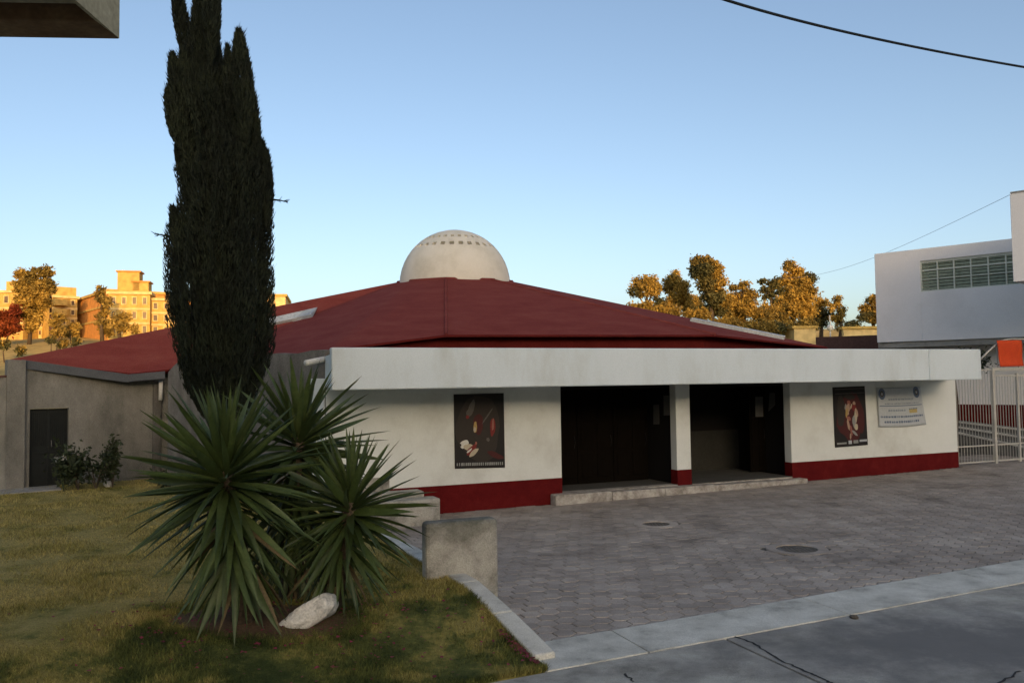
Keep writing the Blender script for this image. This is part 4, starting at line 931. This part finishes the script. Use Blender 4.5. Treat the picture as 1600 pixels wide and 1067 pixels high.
y1h = at(352, 742, 8.7); y2h = at(466, 690, 9.9); y3h = at(548, 790, 9.3)
yucca('largest yucca in front, its big spiky head nearest the lawn side', (y1h.x+.12, 8.95, .33), y1h, 1.04, 118, 105)
yucca('tallest yucca behind, its spiky head reaching up before the white wall', (y2h.x-.1, 9.85, .33), y2h, .98, 105, 115)
yucca('yucca on the right leaning toward the concrete block', (y3h.x-.28, 9.4, .33), y3h, .86, 100, 80)
# ------------------------------------------------------------------ white rock
rk_ = gz(480, 976, .33); bm = bmesh.new(); bmesh.ops.create_icosphere(bm, subdivisions=4, radius=1)
for v in bm.verts:
    c = v.co.copy(); p = .62
    c = Vector([math.copysign(abs(x)**p, x) for x in c]); c = Vector((c.x*.34, c.y*.15, c.z*.115)); c += Vector(v.co)*(.035*noise.noise(v.co*1.6)+.012*noise.noise(v.co*5)); v.co = c
bmesh.ops.rotate(bm, verts=bm.verts, cent=(0, 0, 0), matrix=Matrix.Rotation(R(-32), 3, 'Y') @ Matrix.Rotation(R(-18), 3, 'X'))
me = bpy.data.meshes.new('white_rock'); bm.to_mesh(me); bm.free(); me.materials.append(rock_m); me.polygons.foreach_set('use_smooth', [True]*len(me.polygons))
o = bpy.data.objects.new('white_rock', me); COL.objects.link(o); o.location = (rk_.x, rk_.y+.12, .40); tag(o, 'long white rock lying tilted on the grass before the yuccas', 'rock')
# ------------------------------------------------------------------ shrubs by the metal door
def shrub(label, px, py, dd, w, h, nl, size, mat_, stems=7, flowers=None, name='shrub', cat='shrub'):
    p = at(px, py, dd); p.z = lz(p.x, p.y); root = thing(name, label, cat, p)
    tips = []; b = MB()
    for k in range(stems):
        a = random.uniform(0, 6.28); r = random.uniform(.2, 1)*w; e = p+Vector((math.cos(a)*r, math.sin(a)*r*.6, h*random.uniform(.55, 1))); m = p.lerp(e, .5)+Vector((0, 0, h*.12)); b.tube([p, m, e], [.016, .011, .004], 5); tips += [e, m, m.lerp(e, .5)]
    b.build('stem', bark_m, root)
    C = np.array([list(random.choice(tips)) for _ in range(nl)])+rng.normal(0, 1, (nl, 3))*np.array([w*.28, w*.22, h*.17]); C[:, 2] = np.maximum(C[:, 2], p.z+.02)
    cloud('foliage', leafcloud(C, size, .3), 4, mat_, root)
    return root
shrub('dark bushy shrub beside the metal door', 122, 758, 20.3, .55, .95, 900, .07, shrub_m)
shrub('low leggy shrub at the stucco wall right of the door bush', 150, 760, 20.4, .45, .75, 350, .06, shrub_m, 8)
shrub('slim upright dark shrub close to the stucco wall', 176, 756, 20.7, .20, 1.15, 420, .07, shrub_m, 6)
shrub('small tuft of leaves at the foot of the wall near the downpipe', 265, 752, 20.4, .35, .35, 260, .06, shrub_m, 6)
wf = at(94, 717, 20.1); root = thing('white_flowers', 'small clump of white flowers in front of the metal door', 'flowers', (wf.x, wf.y, lz(wf.x, wf.y)))
b = MB(); C = []
for k in range(7):
    e = wf+Vector((random.uniform(-.16, .16), random.uniform(-.05, .05), random.uniform(-.03, .04))); b.tube([(wf.x+.1, wf.y, .34), e], [.012, .006], 5); C += [list(e+Vector((random.gauss(0, .035), random.gauss(0, .03), random.gauss(0, .022)))) for _ in range(16)]
b.build('stem', shrub_m, root); cloud('petals', leafcloud(np.array(C), .045), 4, wflow_m, root)
ws = gz(181, 757, .36); bm = bmesh.new(); bmesh.ops.create_icosphere(bm, subdivisions=2, radius=.12)
for v in bm.verts: v.co.z *= .7; v.co += v.co*.3*noise.noise(v.co*9)
me = bpy.data.meshes.new('pale_stone'); bm.to_mesh(me); bm.free(); me.materials.append(rock_m); o = bpy.data.objects.new('pale_stone', me); COL.objects.link(o); o.location = (ws.x, ws.y-.4, .42); tag(o, 'small pale stone on the grass below the slim shrub', 'stone')

# ================================================================== FAR BACKGROUND
def far_tree(name, label, base_px, dd, trunk_top, blobs, mats, leaf=.125, dens=.8, group=None, trunk_r=.22, cat='tree'):
    bp = at(base_px[0], base_px[1], dd); gzv = tz(bp.x, dd); bp.z = min(bp.z, gzv+.2) if True else bp.z
    root = thing(name, label, cat, (bp.x, dd, bp.z-.4), group); tt_ = at(trunk_top[0], trunk_top[1], dd)
    b = MB(); mid = Vector((bp.x, dd, bp.z)).lerp(tt_, .5)+Vector((random.uniform(-.3, .3), 0, 0))
    b.tube([Vector((bp.x, dd, bp.z-.5)), mid, tt_], [trunk_r, trunk_r*.7, trunk_r*.3], 7)
    k_ = dd/F_PX; groups = {}
    for bl in blobs:
        x, y, rx, ry = bl[:4]; mi = bl[4] if len(bl) > 4 else 0; dy = random.uniform(-.6, .6)*rx*k_*1.2; c = at(x, y, dd); c.y += dy
        st = mid.lerp(tt_, random.uniform(.0, .8)); b.tube([st, st.lerp(c, .55)+Vector((0, 0, .25)), c], [trunk_r*.42, trunk_r*.25, trunk_r*.08], 5)
        # each bough is several small leaf clumps with gaps
        rx *= 1.22; ry *= 1.2; nc = max(6, int(rx*ry/8))
        for _ in range(nc):
            v = rng.normal(size=3); v /= np.linalg.norm(v); v *= rng.uniform(.05, 1)**.5
            cc = np.array(c)+v*np.array([rx, (rx+ry)/2, ry])*k_*.85; cr_ = rng.uniform(.15, .33)*math.sqrt(rx*ry)*k_+.15
            n = max(12, int(dens*62*(cr_/.5)**2*(.24/leaf)**1.6)); u = rng.normal(size=(n, 3)); u *= .52
            groups.setdefault(mi, []).append(cc+u*cr_*np.array([1, 1, .8]))
    b.build('trunk', bark_m, root, smooth=True)
    for mi, g_l in groups.items(): cloud('crown', leafcloud(np.concatenate(g_l), leaf), 4, mats[mi], root)
    return root
GR = 'trees beyond the church roof'
G2, O2, D2 = gold_f, olive_f, deep_f
M3 = [gold_f, olive_f, deep_f]
far_tree('eucalyptus_tree', 'leftmost round golden tree just right of the dome slope', (1018, 500), 66, (1008, 445), [(1000, 446, 13, 10, 1), (1013, 441, 14, 8, 0), (990, 458, 8, 7, 2), (1022, 455, 12, 10, 0), (1030, 470, 9, 7, 2), (1005, 462, 10, 6, 1)], M3, group=GR)
far_tree('eucalyptus_tree', 'golden tree with a peaked crown left of the tall leaning one', (1050, 505), 69, (1052, 440), [(1054, 434, 10, 10, 0), (1045, 447, 13, 9, 1), (1062, 450, 12, 12, 0), (1072, 468, 13, 12, 0), (1050, 466, 12, 9, 0), (1076, 484, 12, 9, 0)], M3, group=GR)
far_tree('pine_tree', 'tallest tree, dense and leaning, dark on its left side', (1118, 508), 64, (1098, 420), [(1090, 411, 9, 10, 1), (1104, 408, 8, 8, 1), (1098, 425, 14, 12, 2), (1116, 424, 10, 14, 0), (1106, 442, 14, 13, 2), (1120, 446, 11, 14, 0), (1113, 464, 14, 13, 2), (1128, 468, 12, 14, 0), (1118, 484, 15, 10, 2), (1134, 488, 11, 9, 1), (1086, 424, 6, 9, 2)], M3, group=GR, dens=1.35)  # left-side shade put into the leaf colour: deep green boughs there, golden right
far_tree('broadleaf_tree', 'bright golden tree right of the tall leaning one', (1160, 520), 70, (1158, 458), [(1146, 449, 7, 7, 1), (1161, 449, 9, 8, 0), (1156, 465, 14, 11, 0), (1172, 462, 12, 12, 0), (1145, 478, 13, 11, 0), (1164, 484, 15, 12, 0), (1182, 492, 13, 12, 1), (1150, 497, 14, 9, 0)], M3, group=GR)
far_tree('pine_tree', 'dark green flat topped pine behind the golden trees', (1200, 520), 84, (1204, 446), [(1186, 440, 9, 4, 2), (1196, 452, 9, 6, 2), (1210, 443, 11, 9, 2), (1220, 452, 8, 11, 2), (1202, 462, 10, 8, 2), (1216, 470, 9, 9, 2)], M3, group=GR, leaf=.17)
far_tree('eucalyptus_tree', 'tall golden eucalyptus with a high round crown before the white annex', (1243, 528), 67, (1240, 430), [(1230, 416, 9, 8, 1), (1243, 424, 12, 9, 0), (1262, 436, 10, 9, 2), (1232, 438, 12, 10, 0), (1250, 446, 14, 12, 0), (1266, 454, 9, 10, 1), (1236, 460, 13, 12, 0), (1256, 468, 14, 12, 0), (1240, 484, 14, 12, 0), (1224, 498, 13, 10, 1), (1260, 490, 13, 11, 0)], M3, group=GR)
far_tree('broadleaf_tree', 'golden bushy tree above the small cream house', (1282, 528), 72, (1282, 482), [(1282, 474, 11, 9, 0), (1276, 488, 12, 10, 1), (1290, 492, 10, 9, 2), (1282, 503, 12, 8, 2)], M3, group=GR)
far_tree('poplar_tree', 'slim golden tree beside the globe lamp', (1310, 525), 70, (1310, 480), [(1309, 470, 6, 8, 0), (1302, 480, 7, 7, 0), (1314, 486, 6, 9, 1), (1306, 496, 7, 8, 0), (1312, 506, 6, 7, 1)], M3, group=GR, dens=.8)
far_tree('broadleaf_tree', 'golden tree half hidden by the white annex corner', (1362, 524), 66, (1362, 480), [(1362, 468, 9, 8, 1), (1356, 486, 12, 9, 0), (1368, 482, 10, 10, 1), (1350, 496, 12, 7, 2), (1366, 500, 14, 9, 0), (1376, 490, 12, 12, 0)], M3, group=GR)
for k, (x, y, rx, lab) in enumerate(((1000, 480, 20, 'low golden bush under the leftmost round tree'), (1190, 508, 20, 'golden bush between the bright tree and the eucalyptus'), (1213, 514, 12, 'dark round bush at the end of the roof skylight'), (1332, 508, 12, 'small dark bush above the long sunlit wall'))):
    far_tree('bush', lab, (x, y+14), 62, (x, y), [(x-rx*.5, y+2, rx*.6, 7, 2 if k > 1 else 0), (x+rx*.4, y, rx*.6, 8, 2 if k > 1 else 0), (x, y+6, rx, 7, 1)], M3, group='bushes beyond the roof', trunk_r=.08, cat='bush')
for k, (x, y, rx, ry) in enumerate(((1040, 486, 22, 10), (1092, 494, 18, 9), (1140, 506, 20, 9), (1172, 512, 18, 8), (1225, 514, 20, 9), (1262, 508, 14, 8))):
    far_tree('bush', ['golden bush below the peaked tree', 'golden bush at the foot of the tall leaning tree', 'low golden bush right of the leaning tree trunk', 'golden bush just above the roof skylight middle', 'golden bush left of the tiny cream house', 'golden bush directly above the tiny cream house'][k], (x, y+14), 63, (x, y), [(x-rx*.6, y, rx*.5, ry, 0), (x+rx*.5, y+1, rx*.5, ry, 1), (x, y-2, rx*.6, ry, 0)], M3, group='bushes beyond the roof', trunk_r=.08, cat='bush')
for k, (x, y, rx, ry, lab) in enumerate(((1084, 474, 13, 14, 'rounded golden tree in the gap left of the tall leaning tree'), (1142, 474, 14, 15, 'rounded golden tree in the gap right of the tall leaning tree'), (1196, 488, 15, 14, 'low golden tree under the dark green pine'), (1222, 478, 12, 16, 'golden tree between the pine and the eucalyptus'), (1030, 482, 16, 9, 'low golden tree under the leftmost round tree'))):
    far_tree('broadleaf_tree', lab, (x, y+40), 78, (x, y), [(x-rx*.5, y+3, rx*.6, ry*.6, 0), (x+rx*.5, y, rx*.6, ry*.7, 1), (x, y-ry*.5, rx*.6, ry*.5, 0), (x, y+ry*.7, rx, ry*.6, 0)], M3, group=GR)
# lamp, cream house and walls on the right
lp = at(1297, 512, 60); root = thing('globe_lamp', 'white globe street lamp over the brown wall', 'lamp', (lp.x, 60, tz(lp.x, 60)))
MB().tube([(lp.x, 60, tz(lp.x, 60)), (lp.x, 60, lp.z+.9)], .05, 6).build('pole', pvc_m, root)
b = MB(); b.tube([lp+Vector((0, 0, h_)) for h_ in (-.24, -.17, 0, .17, .24)], [.04, .18, .25, .18, .04], 12); b.build('globe', pvc_m, root, smooth=True)
def block(name, label, cat, p0, p1, ztop, zbot, thick, m, cap=None, group=None):
    d = Vector((p1.x-p0.x, p1.y-p0.y, 0)).normalized(); nn = Vector((-d.y, d.x, 0)); root = thing(name, label, cat, (p0.x, p0.y, zbot), group)
    MB().prism([p0, p1, p1+nn*thick, p0+nn*thick], zbot, ztop).build('wall', m, root)
    if cap: MB().prism([p0-d*.15-nn*.15, p1+d*.15-nn*.15, p1+d*.15+nn*(thick+.15), p0-d*.15+nn*(thick+.15)], ztop+.003, ztop+.18).build('roof', cap, root)
    return root, d, nn
block('small_house', 'tiny sunlit cream house below the eucalyptus', 'house', at(1241, 530, 61), at(1275, 530, 61), at(1258, 513, 61).z, 2, 4, pale_w, cream_w)
block('long_wall', 'long low sunlit cream wall beside the annex', 'wall', at(1318, 522, 58), at(1400, 520, 58), at(1345, 514, 58).z, 2, .3, pale_w, cream_w)
block('brown_wall', 'dark brown wall in shade between the roof end and the annex', 'wall', at(1275, 545, 42), at(1420, 540, 40), at(1372, 524, 41).z, -.5, .3, brown_w)
# ------------------------------------------------------------------ apartments on the hill at the left
def apartment(label, x0, x1, ytop, ybot, dd0, dd1, m, floors, cols, band=None, extra=None, thick=9, win=True, seedw=1):
    p0, p1 = at(x0, ybot, dd0), at(x1, ybot, dd1); zt_ = max(at(x0, ytop, dd0).z, at(x1, ytop, dd1).z)*.5+min(at(x0, ytop, dd0).z, at(x1, ytop, dd1).z)*.5
    zb_ = min(tz(p0.x, dd0), tz(p1.x, dd1))-1.5; d = Vector((p1.x-p0.x, p1.y-p0.y, 0)); Lw = d.length; d.normalize(); nn = Vector((d.y, -d.x, 0)); nn = nn if nn.y < 0 else -nn
    root = thing('apartment_building', label, 'building', (p0.x, p0.y, zb_), 'apartment blocks on the hill')
    q0, q1 = Vector((p0.x, p0.y, 0)), Vector((p1.x, p1.y, 0))
    MB().prism([q0, q1, q1-nn*thick, q0-nn*thick], zb_, zt_).build('wall', m, root)
    MB().prism([q0-d*.2+nn*.2, q1+d*.2+nn*.2, q1+d*.2-nn*(thick+.2), q0-d*.2-nn*(thick+.2)], zt_+.004, zt_+.28).build('roof', band or cream_w, root)
    fh = (zt_-max(tz(p0.x, dd0), tz(p1.x, dd1)))/floors
    for f in range(floors):
        z0 = zt_-fh*(f+1)
        if f: MB().prism([q0+nn*.003-d*.003, q1+nn*.003+d*.003, q1+nn*.10, q0+nn*.10], z0+fh-.16, z0+fh+.06).build('floor_band', band or cream_w, root)
        for c in range(cols):
            if not win: break
            s0 = Lw*(c+.32)/cols; s1 = Lw*(c+.66)/cols; a, e = q0+d*s0, q0+d*s1; za, ze = z0+fh*.32, z0+fh*.78
            w_ = MB()
            for (u0, u1, v0, v1) in ((s0-.09, s1+.09, za-.1, za), (s0-.09, s1+.09, ze, ze+.1), (s0-.09, s0, za+.002, ze-.002), (s1, s1+.09, za+.002, ze-.002)):
                w_.prism([q0+d*u0+nn*.004, q0+d*u1+nn*.004, q0+d*u1+nn*.09, q0+d*u0+nn*.09], v0, v1)
            w_ = w_.build('window', pale_w, root)
            MB().prism([a+nn*.005, e+nn*.005, e+nn*.03, a+nn*.03], za, ze).build('pane', farwin_m, w_)
    if extra: extra(root, q0, q1, d, nn, zt_, fh, Lw)
    return root
def tank(root, q0, q1, d, nn, zt_, fh, Lw):
    for s_, hh, ww in ((.40, 2.6, 2.2), (.70, 1.5, 1.6)):
        p = q0+d*Lw*s_-nn*1.6; MB().prism([p-d*ww/2, p+d*ww/2, p+d*ww/2-nn*2, p-d*ww/2-nn*2], zt_+.29, zt_+hh).build('stair_house', cream_w, root)
        MB().prism([p-d*(ww/2+.15)+nn*.15, p+d*(ww/2+.15)+nn*.15, p+d*(ww/2+.15)-nn*2.1, p-d*(ww/2+.15)-nn*2.1], zt_+hh+.003, zt_+hh+.15).build('roof_cap', brick_w, root)
    p = q0+d*Lw*.52-nn*2.4; MB().tube([p+Vector((0, 0, zt_+.3)), p+Vector((0, 0, zt_+1.3)), p+Vector((0, 0, zt_+1.6))], [.55, .55, .25], 12).build('water_tank', farwin_m, root)
def balc(root, q0, q1, d, nn, zt_, fh, Lw):
    for f in range(2):
        z = zt_-fh*(f+.82); a, e = q0+d*Lw*.04, q0+d*Lw*.52
        MB().prism([a+nn*.004, e+nn*.004, e+nn*1.0, a+nn*1.0], z, z+.7).build('balcony', cream_w, root)
        MB().prism([a+nn*.12, e+nn*.12, e+nn*.16, a+nn*.16], z+.71, z+fh*.62).build('balcony_opening', farwin_m, root)
    p = q0+d*Lw*.3-nn*2; MB().prism([p, p+d*2.5, p+d*2.5-nn*2, p-nn*2], zt_+.29, zt_+1.5).build('stair_house', cream_w, root)
apartment('cream block at the far left picture edge behind the maroon bush', -70, 36, 458, 530, 92, 92, cream_w, 3, 6, pale_w, lambda r, q0, q1, d, nn, zt_, fh, Lw: MB().prism([q0+d*Lw*.66-nn*1, q0+d*Lw*.9-nn*1, q0+d*Lw*.9-nn*5, q0+d*Lw*.66-nn*5], zt_+.29, zt_+1.4).build('stair_house', cream_w, r))
apartment('cream block with dark balcony openings right of the tall feathery tree', 78, 120, 466, 530, 93, 95, cream_w, 4, 3, pale_w, balc)
apartment('low cream wing between the tall tree and the balcony block', 34, 80, 486, 530, 95, 95, pale_w, 3, 4, cream_w)
apartment('orange brick block with pale bands and dark roof line', 119, 168, 464, 530, 98, 88, brick_w, 3, 2, cream_w, None, 10, False)
apartment('cream and orange block with stair tower and water tank on its roof', 169, 234, 460, 530, 88, 89, cream_w, 3, 4, pale_w, tank)
apartment('pale orange block right beside the cypress', 234, 268, 470, 530, 90, 91, cream_w, 3, 2, pale_w)
apartment('bright pale block glimpsed between the cypress and the red roof', 380, 446, 463, 520, 100, 101, pale_w, 3, 4, cream_w, None, 9, False)
apartment('small white house peeking out just left of the cypress', 262, 290, 487, 520, 86, 86, pale_w, 2, 2, cream_w)
GL = 'trees before the hill apartments'
far_tree('poplar_tree', 'tall feathery golden tree at the far left with three plumes', (45, 532), 82, (52, 450), [(34, 430, 10, 9, 0), (52, 433, 9, 13, 1), (74, 428, 10, 10, 1), (40, 448, 12, 12, 0), (58, 452, 12, 14, 1), (76, 446, 9, 14, 1), (44, 468, 14, 12, 0), (62, 472, 12, 12, 0), (44, 488, 11, 12, 1), (55, 495, 10, 13, 0), (48, 512, 8, 10, 0), (70, 462, 8, 10, 0)], M3, .18, group=GL)
far_tree('bush', 'large maroon flowering bush at the far left edge', (8, 530), 80, (10, 500), [(20, 490, 9, 11), (6, 500, 10, 14), (20, 508, 8, 13), (-6, 498, 8, 14), (8, 516, 14, 9)], [maroon_f], .18, 1.3, group=GL, trunk_r=.1, cat='bush')
far_tree('poplar_tree', 'slender golden tree standing before the orange brick block', (160, 530), 82, (159, 465), [(158, 455, 7, 9, 1), (160, 470, 10, 10, 1), (164, 484, 7, 8, 0), (158, 500, 7, 12, 1), (164, 515, 9, 9, 0)], M3, .18, group=GL)
far_tree('broadleaf_tree', 'thin rounded golden tree before the stair tower block', (189, 530), 80, (189, 495), [(182, 500, 8, 9, 0), (194, 496, 8, 9, 0), (189, 510, 11, 9, 1), (198, 512, 7, 7, 0)], M3, .17, .7, group=GL)
far_tree('broadleaf_tree', 'small golden tree with pale trunk before the balcony block', (90, 542), 76, (90, 505), [(90, 496, 8, 8, 0), (86, 508, 8, 9, 0), (96, 514, 7, 9, 1), (91, 520, 9, 6, 0)], M3, .17, group=GL)
far_tree('bush', 'golden bush on the slope between two apartment blocks', (112, 528), 78, (112, 515), [(112, 512, 8, 8, 0), (106, 518, 6, 6, 1), (118, 520, 6, 6, 0)], M3, .17, group=GL, trunk_r=.08, cat='bush')
far_tree('bush', 'golden bush low before the stair tower block', (212, 525), 80, (210, 512), [(210, 514, 5, 7, 0), (214, 518, 5, 5, 1)], M3, .22, group=GL, trunk_r=.07, cat='bush')
for x, y, w_, lab in ((8, 538, 9, 'dark rounded bush on the sunlit slope at the left edge'), (33, 546, 5, 'small dark bush low on the slope above the roof tip'), (98, 536, 6, 'dark bush on the slope right of the pale trunk'), (80, 531, 5, 'dark bush beneath the balcony block'), (118, 534, 5, 'little olive bush just above the red roof edge')):
    far_tree('bush', lab, (x, y+6), 68, (x, y), [(x-w_*.4, y, w_*.7, 5, 2), (x+w_*.4, y-1, w_*.7, 5, 1), (x, y+3, w_, 5, 2)], M3, .2, .8, group=GL, trunk_r=.06, cat='bush')
pl_ = at(79, 495, 84); o = MB().tube([(pl_.x, 84, tz(pl_.x, 84)-.3), (pl_.x, 84, at(79, 462, 84).z)], [.13, .10], 7).build('utility_pole', brown_w, loc=(pl_.x, 84, tz(pl_.x, 84))); tag(o, 'brown utility pole beside the tall feathery tree', 'pole')
# dark climbing growth behind the orange cloth
p_ = wp(fpx(1560), 2.6, -1.6); root = thing('climbing_plant', 'dark leafy growth behind the gate arch', 'plant', (p_.x, p_.y, .2))
b = MB(); b.tube([(p_.x, p_.y, .1), (p_.x+.1, p_.y, 2), (p_.x, p_.y, 3.4)], [.05, .04, .02], 6); b.build('stem', bark_m, root)
cloud('foliage', leafcloud(np.array(wp(fpx(1572), 3.3, -1.2))+rng.normal(0, 1, (700, 3))*np.array([.22, .2, .16]), .07), 4, shrub_m, root)
S.render.engine = 'CYCLES'
